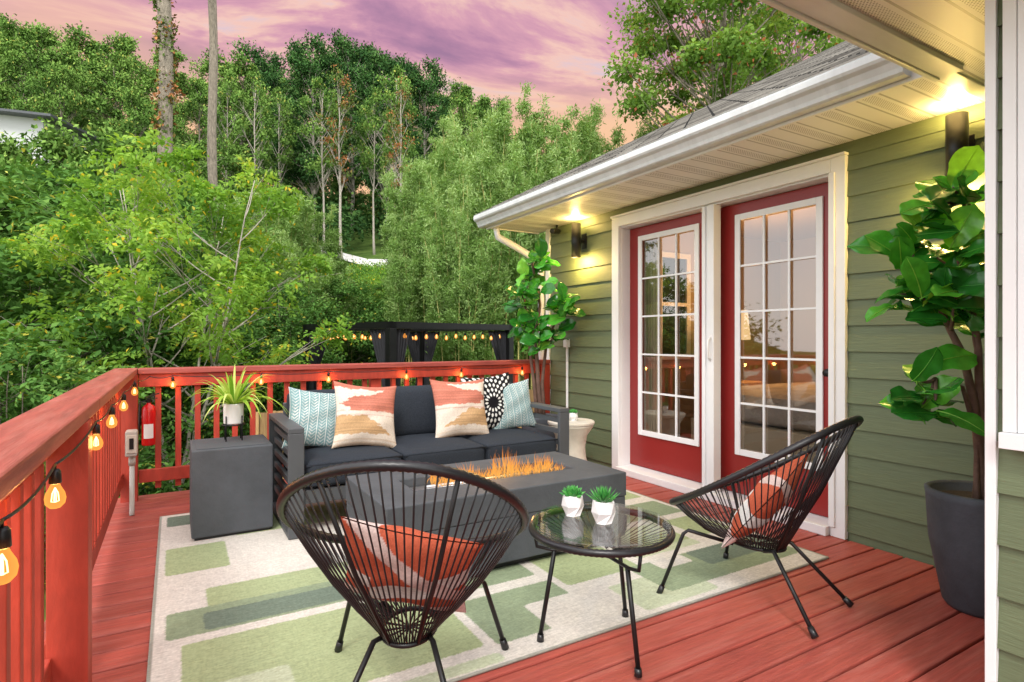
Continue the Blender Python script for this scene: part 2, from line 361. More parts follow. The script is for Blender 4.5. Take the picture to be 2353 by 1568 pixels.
def make_tree(name, label, cat, Ht, cb, cr, nclump, nleaf, L, W, clr, tr, seed, bark, leaf, mode='leaf', wob=0.25, group=None, loc=(0,0,0), prof=None, multi=1):
    r = np.random.default_rng(seed); rd = random.Random(seed)
    root = thing(name, label, cat, loc, 0, group)
    tb = MB(); centers = []; radii = []
    trunks = []
    for q in range(multi):
        n = 10; x = y = 0.0; pts = []
        lx, ly = ((rd.uniform(-1, 1)*cr*0.45, rd.uniform(-1, 1)*cr*0.45) if multi > 1 else (0, 0))
        for i in range(n+1):
            t = i/n; pts.append(Vector((x+lx*t, y+ly*t, Ht*0.93*t))); x += rd.uniform(-wob, wob)*Ht*0.03; y += rd.uniform(-wob, wob)*Ht*0.03
        tb.tube(pts, [tr*(1-0.85*(i/n))*(1.25 if i == 0 else 1)/(multi**0.5) for i in range(n+1)], 8)
        trunks.append(pts)
    for i in range(nclump):
        zz = cb+(1-cb)*((i+rd.random())/nclump)
        t = (zz-cb)/(1-cb)
        rad = cr*(prof(t) if prof else (math.sin(PI*min(1, 0.15+t*0.82))**0.7))*math.sqrt(rd.uniform(0.12, 1))
        a = rd.uniform(0, 2*PI); pts = trunks[i % multi]
        tp = pts[min(10, int(zz*10))]
        c = Vector((tp.x+rad*math.cos(a), tp.y+rad*math.sin(a), Ht*zz))
        centers.append(tuple(c)); radii.append(clr*rd.uniform(0.5, 1.3))
        z0 = max(0.12, zz-0.10-0.35*rad/Ht); f = z0*10/0.93; k = min(9, int(f)); st = pts[k].lerp(pts[k+1], min(1, f-k))
        lr = tr*0.36*(1.1-zz)+0.006*Ht/5
        cv = quad_curve(st, c, (rd.uniform(-.1, .1)*rad, rd.uniform(-.1, .1)*rad, -0.12*rad), 5)
        tb.tube(cv, [lr*(1-0.8*j/5) for j in range(6)], 5)
        for s in range(3):
            e = c+Vector((rd.gauss(0, 1), rd.gauss(0, 1), rd.gauss(0, .6)))*clr*0.7
            tb.tube(quad_curve(cv[3], e, (0, 0, 0.05), 3), [lr*0.35, lr*0.28, lr*0.2, lr*0.1], 4)
    tb.build('trunk', bark, root, smooth=True)
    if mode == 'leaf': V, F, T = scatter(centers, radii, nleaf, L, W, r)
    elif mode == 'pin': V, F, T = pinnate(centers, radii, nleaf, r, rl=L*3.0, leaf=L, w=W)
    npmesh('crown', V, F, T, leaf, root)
    HT[root.name] = Ht
    return root

# ------------------------------------------------------------------ terrain
def gz(x, y):
    t = x*FW[0]+y*FW[1]; s = x*RT[0]+y*RT[1]
    z = -1.15+max(0, t-11)*0.33
    z = min(z, 9.2+0.22*(t-42)) if t > 42 else z
    return z+0.12*math.sin(x*0.7)*math.cos(y*0.6)+0.25*math.sin(s*0.11)*min(1, max(0, t-11)/10)
n = 150; xs = np.linspace(-90, 120, n); ys = np.linspace(-40, 150, n)
V = np.array([(x, y, gz(x, y)) for y in ys for x in xs]); F = np.array([(j*n+i, j*n+i+1, (j+1)*n+i+1, (j+1)*n+i) for j in range(n-1) for i in range(n-1)])
m, nt, out = newmat('ground_grass'); p = nt.nodes.new('ShaderNodeBsdfDiffuse'); nt.links.new(p.outputs[0], out.inputs[0])
tc = nt.nodes.new('ShaderNodeTexCoord')
c = ramp(nt, noise(nt, 0.6, tc.outputs['Object'], 6, 0.7), [(0.3, G(.03, .05, .015)), (0.5, G(.07, .12, .03)), (0.62, G(.12, .19, .045)), (0.8, G(.13, .11, .05))])
nt.links.new(c, p.inputs[0])
g = npmesh('terrain', V, F, None, m, smooth=True); tag(g, 'sloping green hillside rising behind the deck', 'terrain', kind='structure')

pb = MB(); a0 = [(740, 33.5), (800, 31.2), (850, 29.3), (905, 28.8), (975, 28.9)]
vs = []
for i, (px, d) in enumerate(a0):
    x, y = at(px, d); x2, y2 = at(px-6, d+2.0); vs.append((x, y, gz(x, y)+0.10)); vs.append((x2, y2, gz(x2, y2)+0.12))
pb.add(vs, [(2*i, 2*i+2, 2*i+3, 2*i+1) for i in range(len(a0)-1)])
tag(pb.build('hillside_path', M['path']), 'pale concrete path crossing the hillside between the trees', 'path', kind='structure')

r = np.random.default_rng(5); cs = []
for _ in range(900):
    d = 6.0+23*r.random()**1.3; px = r.uniform(-300, 1500); x, y = at(px, d)
    if y > 5.6 or x < -1.2: cs.append((x, y, gz(x, y)+0.15+0.2*r.random()))
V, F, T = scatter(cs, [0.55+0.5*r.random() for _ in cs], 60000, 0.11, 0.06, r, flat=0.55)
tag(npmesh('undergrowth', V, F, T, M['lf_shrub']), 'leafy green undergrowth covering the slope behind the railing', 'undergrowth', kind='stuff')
r = np.random.default_rng(6); cs = []
for _ in range(260):
    d = r.uniform(22, 30); px = r.uniform(740, 960); x, y = at(px, d); cs.append((x, y, gz(x, y)))
V, F, T = scatter(cs, [0.9]*len(cs), 14000, 0.16, 0.05, r, flat=0.12, droop=-1.5)
tag(npmesh('hillside_grass', V, F, T, M['lf_lite']), 'bright grass on the slope beside the pale path', 'grass', kind='stuff')
r = np.random.default_rng(8); cs = []
for _ in range(700):
    d = r.uniform(34, 60); px = r.uniform(-200, 1500); x, y = at(px, d); cs.append((x, y, gz(x, y)+r.uniform(0.2, 3.0)))
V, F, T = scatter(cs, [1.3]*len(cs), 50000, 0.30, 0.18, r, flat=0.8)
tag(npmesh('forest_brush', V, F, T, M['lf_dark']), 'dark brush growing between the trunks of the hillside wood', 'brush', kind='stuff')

# ------------------------------------------------------------------ trees
def place(root, px, d, ytop, first, wscale=1.0, label=None, group=None, rz=None):
    x, y = at(px, d); z0 = gz(x, y)-0.1; ht = H+(779-ytop)*d/FPX-z0; s = ht/HT[root.name]
    ws = s*wscale; rz = random.uniform(0, 6.28) if rz is None else rz
    if first:
        root.location = (x, y, z0); root.rotation_euler = (0, 0, rz); root.scale = (ws, ws, s)
        if label: root['label'] = label
        if group: root['group'] = group
        return root
    return dup(root, (x, y, z0), rz, (ws, ws, s), label, group)

oak = make_tree('oak_tree', '', 'tree', 13, 0.22, 3.2, 60, 21000, 0.22, 0.13, 0.85, 0.19, 11, M['bark'], M['lf_oak'], prof=lambda t: (1-0.75*t)**0.6*(0.5+min(t*3, .5)))
oak2 = make_tree('leafy_tree', '', 'tree', 13, 0.25, 3.0, 50, 20000, 0.20, 0.115, 0.8, 0.17, 15, M['bark'], M['lf_oak'])
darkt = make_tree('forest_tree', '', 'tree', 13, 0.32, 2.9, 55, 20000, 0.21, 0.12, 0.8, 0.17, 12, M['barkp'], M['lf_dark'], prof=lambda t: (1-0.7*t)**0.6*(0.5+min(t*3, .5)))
slim = make_tree('slender_tree', '', 'tree', 13, 0.5, 1.9, 26, 4200, 0.22, 0.12, 0.65, 0.13, 13, M['barkp'], M['lf_oak'])
redt = make_tree('vine_tree', '', 'tree', 13, 0.45, 1.6, 22, 1500, 0.22, 0.12, 0.6, 0.14, 14, M['barkp'], M['lf_red'])
young = make_tree('young_tree', '', 'tree', 6, 0.05, 2.0, 40, 13000, 0.17, 0.095, 0.6, 0.08, 16, M['bark'], M['lf_oak'])
ords = ['first', 'second', 'third', 'fourth', 'fifth', 'sixth', 'seventh', 'eighth', 'ninth', 'tenth', 'eleventh', 'twelfth', 'thirteenth', 'fourteenth', 'fifteenth', 'sixteenth', 'seventeenth', 'eighteenth']
used = {}
def put(root, px, d, yt, w, label, group):
    f = root.name not in used; used[root.name] = 1
    place(root, px, d, yt, f, w, label, group)
back = [(-120, 62, 60), (-10, 60, 45), (90, 58, 70), (190, 60, 95), (290, 62, 95), (400, 60, 125), (500, 62, 145), (590, 60, 130), (690, 58, 135), (780, 62, 125), (860, 60, 135), (950, 58, 175), (1040, 60, 215), (1130, 58, 235), (1230, 60, 265), (1340, 60, 285)]
for i, (px, d, yt) in enumerate(back):
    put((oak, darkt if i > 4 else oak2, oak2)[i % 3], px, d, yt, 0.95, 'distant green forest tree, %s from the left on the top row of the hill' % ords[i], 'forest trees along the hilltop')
mid = [(-60, 40, 100), (60, 38, 75), (160, 42, 120), (265, 40, 130), (450, 44, 190), (560, 42, 150), (650, 42, 175), (720, 38, 112), (810, 42, 105), (890, 38, 135), (975, 40, 160), (1075, 36, 205)]
for i, (px, d, yt) in enumerate(mid):
    put(darkt if 6 <= i <= 10 else (oak if i % 2 else oak2), px, d, yt, 0.85, 'tall leafy tree, %s from the left in the middle rows of the hillside wood' % ords[i], 'tall trees in the middle of the hillside wood')
sl = [(520, 34, 170), (585, 33, 165), (742, 31, 180), (905, 31.5, 150), (640, 36, 200), (860, 33, 210)]
for i, (px, d, yt) in enumerate(sl):
    put(slim, px, d, yt, 0.75, 'slender pale trunked tree, %s of the thin trees placed before the dark wood' % ords[i], 'slender pale trunked trees')
put(redt, 785, 30.5, 160, 0.8, 'thin pale tree with some rusty vine leaves standing left of the pale path', None)
put(redt, 925, 30, 190, 0.8, 'thin pale tree with some rusty vine leaves standing right of the pale path', None)
yg = [(420, 34, 330), (520, 32, 370), (610, 33, 400), (560, 26, 450), (470, 27, 430), (700, 42, 400), (800, 44, 400), (890, 43, 390), (980, 40, 380), (350, 30, 340), (650, 27, 500), (1040, 34, 340), (1120, 34, 300),
      (-30, 18, 345), (75, 18.5, 345), (165, 18, 325), (260, 19, 330)]
for i, (px, d, yt) in enumerate(yg):
    put(young, px, d, yt, 0.9 if d < 20 else 1.0, 'bushy young tree, %s of the low trees filling the slope under the wood' % ords[i], 'bushy young trees on the slope')
lefts = [(-90, 28, 90, 0.9), (40, 29.5, 130, 0.8), (150, 28, 160, 0.8), (300, 26, 215, .7), (-260, 16, 200, .8)]
for i, (px, d, yt, w) in enumerate(lefts):
    put(oak2, px, d if i not in (0, 1, 2) else d+4, yt, w, 'spreading green tree, %s from the left in the group on the left slope' % ords[i], 'spreading trees on the left slope')

def tall_trunk(px0, py0, px1, d, w, label, bark, ivy):
    x, y = at(px0, d); z0 = gz(x, y)-0.1
    root = thing('tall_trunk_tree', label, 'tree', (x, y, z0))
    top = pt(px1, -420, d); t = MB(); k = 16; pts = []
    for i in range(k+1):
        f = i/k; p = Vector((x, y, z0)).lerp(top, f); p.x += 0.05*math.sin(i*0.9); pts.append(p)
    t.tube(pts, [w*(1.15-0.4*i/k)*(1+0.06*math.sin(i*2.7)) for i in range(k+1)], 10)
    rd = random.Random(px0); cs = []
    for i in range(12, k+1):
        for s in range(2):
            a = rd.uniform(0, 6.28); L = rd.uniform(1, 2.6); e = pts[i]+Vector((math.cos(a)*L, math.sin(a)*L, L*0.5)); cs.append(tuple(e))
            t.tube(quad_curve(pts[i], e, (0, 0, -0.2), 4), [w*0.3, w*.25, w*.2, w*.12, w*.05], 5)
    cs = [c for c in cs if c[2] > top.z-3.2]
    t.build('trunk', bark, root, smooth=True, world=True)
    r = np.random.default_rng(px0)
    V, F, T = scatter(cs, [0.9]*len(cs), 3000, 0.2, 0.12, r)
    npmesh('crown', V-np.array([x, y, z0]), F, T, M['lf_oak'], root)
    if ivy:
        cs = [tuple(pts[i].lerp(pts[i+1], rd.random())+Vector((rd.uniform(-.2, .2), rd.uniform(-.2, .2), 0))) for i in range(6, k) for _ in range(7)]
        V, F, T = scatter(cs, [w*1.0]*len(cs), 6000, 0.13, 0.09, r, flat=2.0, droop=0.6)
        npmesh('ivy', V-np.array([x, y, z0]), F, T, M['lf_red'], root)
tall_trunk(392, 300, 366, 20, 0.24, 'tall ivy wrapped trunk rising out of the left part of the picture', M['bark'], True)
tall_trunk(494, 400, 482, 22, 0.165, 'tall bare grey trunk right of the ivy wrapped trunk', M['bark'], False)

x, y = at(1660, 15)
make_tree('maple_tree', 'large maple with reddening leaves rising behind the roof', 'tree', 12.5, 0.33, 2.9, 100, 46000, 0.12, 0.085, 0.6, 0.16, 21, M['bark'], M['lf_aut'], loc=(x, y, gz(x, y)))
x, y = at(1830, 17)
make_tree('maple_tree', 'second reddening maple half hidden by the wing eave right of the large maple', 'tree', 12.0, 0.33, 2.6, 60, 24000, 0.14, 0.09, 0.8, 0.16, 22, M['bark'], M['lf_aut'], loc=(x, y, gz(x, y)))

def bamboo(Ht, seed, nl, ncane, spread):
    root = thing('bamboo_clump', '', 'bamboo', (0, 0, 0), 0, 'bamboo clumps')
    rd = random.Random(seed); r = np.random.default_rng(seed); t = MB(); P = []
    for i in range(ncane):
        a = rd.uniform(0, 6.28); b = rd.uniform(0, 1)**.5*spread; bx, by = b*math.cos(a), b*math.sin(a)
        hh = Ht*rd.uniform(0.55, 1.0); a2 = a+rd.uniform(-1, 1); bend = rd.uniform(0.1, 0.7)
        pts = [Vector((bx+math.cos(a2)*bend*(k/12)**2.6, by+math.sin(a2)*bend*(k/12)**2.6, hh*(k/12))) for k in range(13)]
        t.tint = rd.random(); t.tube(pts, [0.024*(1-0.85*k/12) for k in range(13)], 5)
        for k in range(34):
            f = (0.22+0.78*rd.random()**0.8)*11.99; q = int(f); s = pts[q].lerp(pts[q+1], f-q)
            aa = rd.uniform(0, 6.28); LL = rd.uniform(0.25, 0.8)*(1.12-f/12.5); e = s+Vector((math.cos(aa)*LL, math.sin(aa)*LL, LL*1.1))
            if k % 3 == 0: t.tube([s, e], [0.005, 0.002], 3)
            P.append((tuple(s), tuple(e)))
    t.build('canes', M['cane'], root, smooth=True)
    A = np.array([p[0] for p in P]); B = np.array([p[1] for p in P]); idx = r.integers(0, len(P), nl); f = r.random((nl, 1))**0.6
    Q = A[idx]*(1-f)+B[idx]*f+r.normal(size=(nl, 3))*0.08
    D = (B-A)[idx]*1.1+r.normal(size=(nl, 3))*0.45
    Nn = r.normal(size=(nl, 3))*0.7; Nn[:, 2] += 0.8
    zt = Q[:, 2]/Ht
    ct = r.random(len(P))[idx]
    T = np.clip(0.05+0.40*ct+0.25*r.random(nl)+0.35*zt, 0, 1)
    V, F = leafquads(Q, D, Nn, 0.14*(0.7+0.6*r.random(nl)), 0.034*(0.8+0.5*r.random(nl)))
    npmesh('foliage', V, F, T, M['lf_bam'], root); HT[root.name] = Ht
    return root
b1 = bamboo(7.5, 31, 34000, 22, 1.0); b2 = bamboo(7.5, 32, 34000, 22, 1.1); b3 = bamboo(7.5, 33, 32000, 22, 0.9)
bl = [(1000, 19, 290), (1070, 18, 250), (1130, 16.5, 235), (1200, 17, 210), (1270, 16.5, 225), (1345, 17, 230), (1430, 17, 250), (1500, 17, 270), (960, 16.5, 350), (1020, 15, 350), (1090, 14, 330), (1165, 13.2, 310), (1245, 14, 320), (1330, 14.5, 330), (1420, 15, 350), (945, 14.5, 480), (1075, 12.8, 430), (1570, 18, 280),
      (500, 15, 480), (570, 17, 450), (650, 16, 420), (730, 17, 470), (600, 14, 520), (700, 14, 560), (440, 16, 500), (770, 15, 590)]
for i, (px, d, yt) in enumerate(bl):
    b = (b1, b2, b3)[i % 3]; f = b.name not in used; used[b.name] = 1
    lo = px <= 800
    where = 'soft green bamboo clump, %s from the left between the small tree and the gazebo' if lo else 'feathery green bamboo clump, %s from the left behind and right of the gazebo'
    grp = sorted([q[0] for q in bl if (q[0] <= 800) == lo]).index(px)
    place(b, px, d, yt, f, 0.9 if not lo else 1.1, where % ords[grp], 'bamboo clumps')

shr = make_tree('shrub', '', 'shrub', 3.0, 0.06, 1.3, 60, 17000, 0.075, 0.038, 0.40, 0.04, 41, M['bark'], M['lf_shrub'], multi=4)
shr2 = make_tree('compound_leaf_shrub', '', 'shrub', 3.0, 0.06, 1.3, 60, 1900, 0.07, 0.028, 0.42, 0.04, 42, M['bark'], M['lf_shrub'], mode='pin', multi=4)
sl = [(-60, 7.2, 560, 1.3), (60, 8.2, 600, 1.3), (190, 9.0, 610, 1.2), (310, 9.6, 650, 1.1), (430, 10.5, 660, 1.1), (545, 12.2, 650, 1.1), (650, 13, 670, 1.1), (0, 5.4, 800, 1.2), (130, 6.6, 800, 1.2),
      (-150, 11, 400, 1.2), (20, 12, 410, 1.2), (180, 12.5, 420, 1.2), (330, 13, 440, 1.1), (800, 20, 640, 1.4), (900, 20, 655, 1.4), (850, 16, 680, 1.3), (760, 15, 650, 1.3), (100, 10, 480, 1.3)]
for i, (px, d, yt, w) in enumerate(sl):
    b = (shr, shr2)[i % 2]; f = b.name not in used; used[b.name] = 1
    row = 'nearest the railing' if d < 8 else ('close beyond the back railing' if d < 11 else 'further up the slope')
    place(b, px, d, yt, f, w, 'dense green leafy shrub %s, %s one planted' % (row, ords[i]), 'green shrubs on the slope')
x, y = at(400, 7.6)
make_tree('ailanthus_tree', 'small light green tree with yellowing leaves arching beyond the left back corner of the railing', 'tree', 4.6, 0.38, 1.9, 56, 2100, 0.072, 0.030, 0.36, 0.055, 52, M['barkp'], M['lf_lite'], mode='pin', loc=(x, y, gz(x, y)), multi=4,
               prof=lambda t: 0.95*(1-0.30*t))

x, y = at(20, 25); hz = gz(x, y)
hh = thing('hillside_house', 'pale house with low dark roof half hidden by trees at upper left', 'house', (x, y, hz), -YAW)
zt = H+(779-250)*25/FPX-hz
w = MB(); w.box(-4, 0, 0, 1.5, 5, zt-0.2); w.build('wall', M['hwhite'], hh)
w = MB(); w.add([(-4.8, -0.6, zt+0.25), (2.3, -0.6, zt-0.55), (2.3, 5.6, zt-0.55), (-4.8, 5.6, zt+0.25), (-4.8, -0.6, zt+0.35), (2.3, -0.6, zt-0.45), (2.3, 5.6, zt-0.45), (-4.8, 5.6, zt+0.35)], [(0,3,2,1),(4,5,6,7),(0,1,5,4),(1,2,6,5),(2,3,7,6),(3,0,4,7)]); w.build('roof', M['char'], hh)
w = MB(); w.box(-1.2, -0.05, zt-2.6, -0.2, -0.01, zt-1.6); w.build('window', M['dark'], hh)

# ------------------------------------------------------------------ deck
dk = MB(); rd = random.Random(3); yb = -2.0
while yb < 4.95:
    dk.tint = rd.random()
    dk.box(-0.45, yb, -0.035, 3.27, yb+0.132, rd.uniform(-0.0015, 0)); yb += 0.142
dk.build('deck_floor', M['deck'], bevel=0.006)
tag(bpy.data.objects['deck_floor'], 'red stained timber deck boards', 'deck', kind='structure')
sb = MB(); sb.box(-0.42, -2, -0.30, -0.38, 4.95, -0.036); sb.box(-0.38, 4.91, -0.30, 3.2, 4.95, -0.036)
for yy in (-1, 0.5, 2.0, 3.5, 4.8): sb.box(-0.36, yy, -1.4, -0.26, yy+0.1, -0.04)
for xx in np.arange(-0.3, 3.2, 0.4): sb.box(xx, -2, -0.2, xx+0.04, 4.9, -0.036)
tag(sb.build('deck_frame', M['rail']), 'red timber joists and posts carrying the deck', 'deck frame', kind='structure')

def railing(left):
    if left: root = thing('deck_railing', 'red timber railing along the left side of the deck', 'railing', (-0.3, 1.5, 0))
    else: root = thing('deck_railing', 'red timber railing across the back of the deck behind the sofa', 'railing', (1.5, 4.86, 0))
    rd = random.Random(9)
    def bb(name, *a, mt=None, bev=0.004):
        m_ = MB(); m_.tint = rd.random(); m_.box(*a); return m_.build(name, mt or M['rail'], root, bevel=bev, world=True)
    if left:
        bb('cap_rail', -0.37, -1.5, 0.882, -0.225, 2.46, 0.922, mt=M['cap'], bev=0.006)
        bb('cap_rail', -0.37, 2.463, 0.882, -0.225, 4.935, 0.922, mt=M['cap'], bev=0.006)
        ps = (0.22, 2.12, 4.78)
        for a_, b_ in ((-1.5, 0.218), (0.322, 2.118), (2.222, 4.778)):
            bb('top_rail', -0.346, a_, 0.79, -0.308, b_, 0.881); bb('bottom_rail', -0.346, a_, 0.115, -0.308, b_, 0.205)
        for yy in ps: bb('post', -0.322, yy, -0.03, -0.222, yy+0.1, 0.881)
        yy = -1.4
        while yy < 4.7:
            if not any(abs(yy+0.02-p-0.05) < 0.085 for p in ps): bb('baluster', -0.346, yy, 0.206, -0.308, yy+0.038, 0.789, bev=0.003)
            yy += 0.125
    else:
        bb('cap_rail', -0.222, 4.79, 0.882, 3.26, 4.935, 0.922, mt=M['capx'], bev=0.006)
        bb('top_rail', -0.218, 4.815, 0.79, 3.15, 4.851, 0.88); bb('bottom_rail', -0.218, 4.815, 0.115, 3.15, 4.851, 0.205)
        bb('post', 1.45, 4.853, 0.0, 1.54, 4.93, 0.881); bb('post', 3.16, 4.80, 0, 3.262, 4.89, 0.881)
        xx = -0.12
        while xx < 3.1:
            if abs(xx-1.48) > 0.07: bb('baluster', xx, 4.853, 0.06, xx+0.038, 4.891, 0.86, bev=0.003)
            xx += 0.125
railing(True); railing(False)

# ------------------------------------------------------------------ rug
nx, ny = 600, 500; X0, X1, Y0, Y1 = -0.08, 2.90, 1.724, 4.25
gx, gy = np.meshgrid(np.linspace(X0, X1, nx), np.linspace(Y0, Y1, ny))
CR = np.array(S(204, 199, 190)[:3]); LG = np.array(S(158, 170, 130)[:3]); MG = np.array(S(136, 150, 122)[:3]); DG = np.array(S(108, 122, 108)[:3]); PG = np.array(S(180, 188, 160)[:3])
colr = np.tile(CR, (ny, nx, 1)).astype(float)
rects = [(-.04, 3.16, .24, 3.56, LG), (.30, 3.62, 1.0, 4.0, LG), (-.04, 3.98, .26, 4.20, DG), (.12, 2.62, 1.30, 2.92, LG), (-.03, 2.48, .92, 2.72, MG), (.10, 2.50, .92, 2.66, DG),
         (.02, 1.86, .98, 2.42, LG), (.02, 1.86, .34, 2.10, PG), (.46, 1.74, 1.0, 1.80, PG),
         (1.05, 2.30, 1.48, 2.58, MG), (1.02, 1.84, 1.50, 2.22, MG), (1.26, 1.78, 1.62, 2.06, CR), (1.54, 2.12, 1.98, 2.50, LG), (1.68, 1.76, 2.12, 2.02, PG),
         (1.20, 3.12, 1.75, 3.5, LG), (1.85, 3.14, 2.45, 3.45, PG), (1.30, 2.66, 1.62, 2.92, DG), (2.04, 2.20, 2.50, 2.58, PG), (2.18, 2.28, 2.50, 2.44, LG), (1.90, 1.84, 2.86, 2.14, MG), (2.30, 1.96, 2.86, 2.14, DG), (2.05, 2.04, 2.26, 2.14, CR),
         (2.30, 2.66, 2.86, 2.94, MG), (2.56, 3.05, 2.86, 3.6, LG), (2.58, 2.28, 2.86, 2.58, LG)]
jit = (rng.random((ny, nx))-0.5)*0.006
for a, b, c2, d2, cc in rects:
    cx, cy, hx, hy = (a+c2)/2, (b+d2)/2, (c2-a)/2, (d2-b)/2; rr = 0.02
    qx = np.abs(gx-cx)-(hx-rr); qy = np.abs(gy-cy)-(hy-rr)
    sd = np.hypot(np.maximum(qx, 0), np.maximum(qy, 0))+np.minimum(np.maximum(qx, qy), 0)-rr+jit
    a_ = np.clip(0.5-sd/0.005, 0, 1)[..., None]
    colr = colr*(1-a_)+cc*a_
rowst = (rng.random((ny, 1, 1))-0.5)
dash = np.repeat(rng.random((ny, nx//6, 1)), 6, axis=1)-0.5
dashv = np.repeat(rng.random((ny//5, nx, 1)), 5, axis=0)-0.5
colr *= (1+0.10*(rng.random((ny, nx, 1))-0.5)+0.04*rowst+0.16*dash+0.12*dashv)
edge = (gx < X0+0.010) | (gx > X1-0.010) | (gy < Y0+0.010) | (gy > Y1-0.010); colr[edge] = S(150, 150, 140)[:3]
V = np.stack([gx, gy, np.full_like(gx, 0.011)], -1).reshape(-1, 3)
F = np.array([(j*nx+i, j*nx+i+1, (j+1)*nx+i+1, (j+1)*nx+i) for j in range(ny-1) for i in range(nx-1)])
rug = npmesh('area_rug', V, F, None, M['rug'], col=colr.reshape(-1, 3)); so = rug.modifiers.new('thick', 'SOLIDIFY'); so.thickness = 0.009; so.offset = -1
tag(rug, 'sage green and cream block patterned area rug lying on the red deck', 'rug')

# ------------------------------------------------------------------ house
house = thing('green_house', 'green sided house with white trim and red patio doors', 'house', (3.28, 3.0, 0))
def hp(name, mb, mt, parent=house, **k): return mb.build(name, mt, parent, world=True, **k)
WX = 3.28
def siding(x, y0, y1, z0, z1, rd, mb):
    z = z0
    while z < z1-0.01:
        zt = min(z+0.145, z1); mb.tint = rd.random()
        mb.prismy([(x-0.014, z), (x+0.03, z), (x+0.03, zt), (x-0.001, zt)], y0, y1); z += 0.145
for (a, b) in ((0.74, 1.838), (3.842, 4.81)):
    sd = MB(); siding(WX, a, b, -0.10, 2.16, random.Random(4), sd); hp('wall_siding', sd, M['siding'])
fz = MB(); fz.tint = .4; fz.box(WX-0.006, 0.74, 2.161, WX+0.03, 4.81, 2.24); hp('frieze_board', fz, M['siding'])
wb = MB(); wb.box(WX+0.031, 0.74, -1.2, WX+0.14, 1.90, 2.4); wb.box(WX+0.031, 3.78, -1.2, WX+0.14, 4.84, 2.4); wb.box(WX+0.031, 1.90, 2.10, WX+0.14, 3.78, 2.4); wb.box(WX+0.031, 1.90, -1.2, WX+0.14, 3.78, 0.0)
wb.box(WX+0.14, 4.70, -1.2, 9.5, 4.84, 2.4)
hp('wall_body', wb, M['siding'])
gb = MB(); gb.add([(WX+0.3, 4.835, 2.4), (9.5, 4.835, 2.4), (9.5, 4.835, 5.6)], [(0, 1, 2)]); hp('gable_wall', gb, M['siding'])
ct = MB(); ct.box(WX-0.022, 4.811, -0.2, WX+0.0, 4.862, 2.24); ct.box(WX-0.022, 4.862, -0.2, WX+0.09, 4.88, 2.24); hp('corner_trim', ct, M['white'], bevel=0.003)
cs_ = MB(); cs_.box(WX-0.032, 1.84, 0.0, WX+0.0, 1.925, 2.165); cs_.box(WX-0.032, 3.755, 0.0, WX+0.0, 3.84, 2.165); cs_.box(WX-0.032, 1.9255, 2.085, WX+0.0, 3.7545, 2.165)
cs_.box(WX-0.045, 1.835, 2.166, WX+0.0, 3.845, 2.182)
cs_.box(WX+0.001, 1.895, 0.0, WX+0.15, 1.925, 2.10); cs_.box(WX+0.001, 3.755, 0.0, WX+0.15, 3.785, 2.10); cs_.box(WX+0.001, 1.9255, 2.075, WX+0.15, 3.7545, 2.10)
hp('door_casing', cs_, M['white'], bevel=0.003)
th = MB(); th.box(WX-0.07, 1.93, 0.0, WX+0.15, 3.75, 0.055); hp('door_threshold', th, M['white'], bevel=0.004)
mp_ = MB(); mp_.box(WX-0.03, 2.755, 0.056, WX+0.045, 2.805, 2.074); mp_.box(WX-0.012, 2.807, 0.056, WX+0.12, 2.875, 2.074); mp_.box(WX-0.025, 2.835, 0.056, WX-0.0125, 2.865, 2.074); hp('screen_door_post', mp_, M['white'], bevel=0.003)
q = MB(); q.box(WX-0.045, 1.895, 0.056, WX-0.033, 1.93, 2.08); hp('screen_housing', q, M['white'], bevel=0.003)
q = MB(); q.tube([(WX-0.03, 2.782, 0.98), (WX-0.055, 2.782, 1.0), (WX-0.055, 2.782, 1.12), (WX-0.03, 2.782, 1.14)], 0.008, 8); hp('screen_door_handle', q, M['white'], smooth=True)
def door(y0, y1, gy0, gy1, handle, label):
    x0 = WX+0.10
    d = MB(); z0, z1, a, b = 0.06, 2.07, 0.335, 1.985
    d.box(x0, y0, z0, x0+0.045, gy0, z1); d.box(x0, gy1, z0, x0+0.045, y1, z1); d.box(x0, gy0, z0, x0+0.045, gy1, a); d.box(x0, gy0, b, x0+0.045, gy1, z1)
    dr = hp('door', d, M['door']); dr['label'] = label
    fr = MB(); w = 0.035
    for bx in ((gy0-0.008, gy0+w, a-0.008, b+0.008), (gy1-w, gy1+0.008, a-0.008, b+0.008)): fr.box(x0-0.014, bx[0], bx[2], x0-0.0005, bx[1], bx[3])
    fr.box(x0-0.014, gy0+w, a-0.008, x0-0.0005, gy1-w, a+w); fr.box(x0-0.014, gy0+w, b-w, x0-0.0005, gy1-w, b+0.008)
    hp('glass_frame', fr, M['white'], dr, bevel=0.003)
    g0, g1 = gy0+w, gy1-w; mu = MB()
    for i in (1, 2): yy = g0+(g1-g0)*i/3; mu.box(x0-0.008, yy-0.007, a+w, x0+0.004, yy+0.007, b-w)
    for i in (1, 2, 3, 4): zz = a+w+(b-a-2*w)*i/5; mu.box(x0-0.0075, g0, zz-0.007, x0+0.0035, g1, zz+0.007)
    hp('muntins', mu, M['white'], dr)
    gl = MB(); gl.add([(x0+0.010, gy0, a), (x0+0.010, gy1, a), (x0+0.010, gy1, b), (x0+0.010, gy0, b)], [(0, 1, 2, 3)]); hp('glass_pane', gl, M['glass'], dr)
    if handle:
        k = MB(); k.tube([(x0-0.001, handle, 0.93), (x0-0.05, handle, 0.93)], [0.02, 0.012], 12); k.tube([(x0-0.045, handle, 0.93), (x0-0.075, handle, 0.93)], [0.026, 0.022], 14); hp('handle', k, M['black'], dr, smooth=True)
door(1.925, 2.81, 2.05, 2.665, 1.985, 'right red patio door with fifteen panes and black knob')
door(2.876, 3.755, 3.0, 3.635, None, 'left red patio door with fifteen panes')
SZ = 2.24
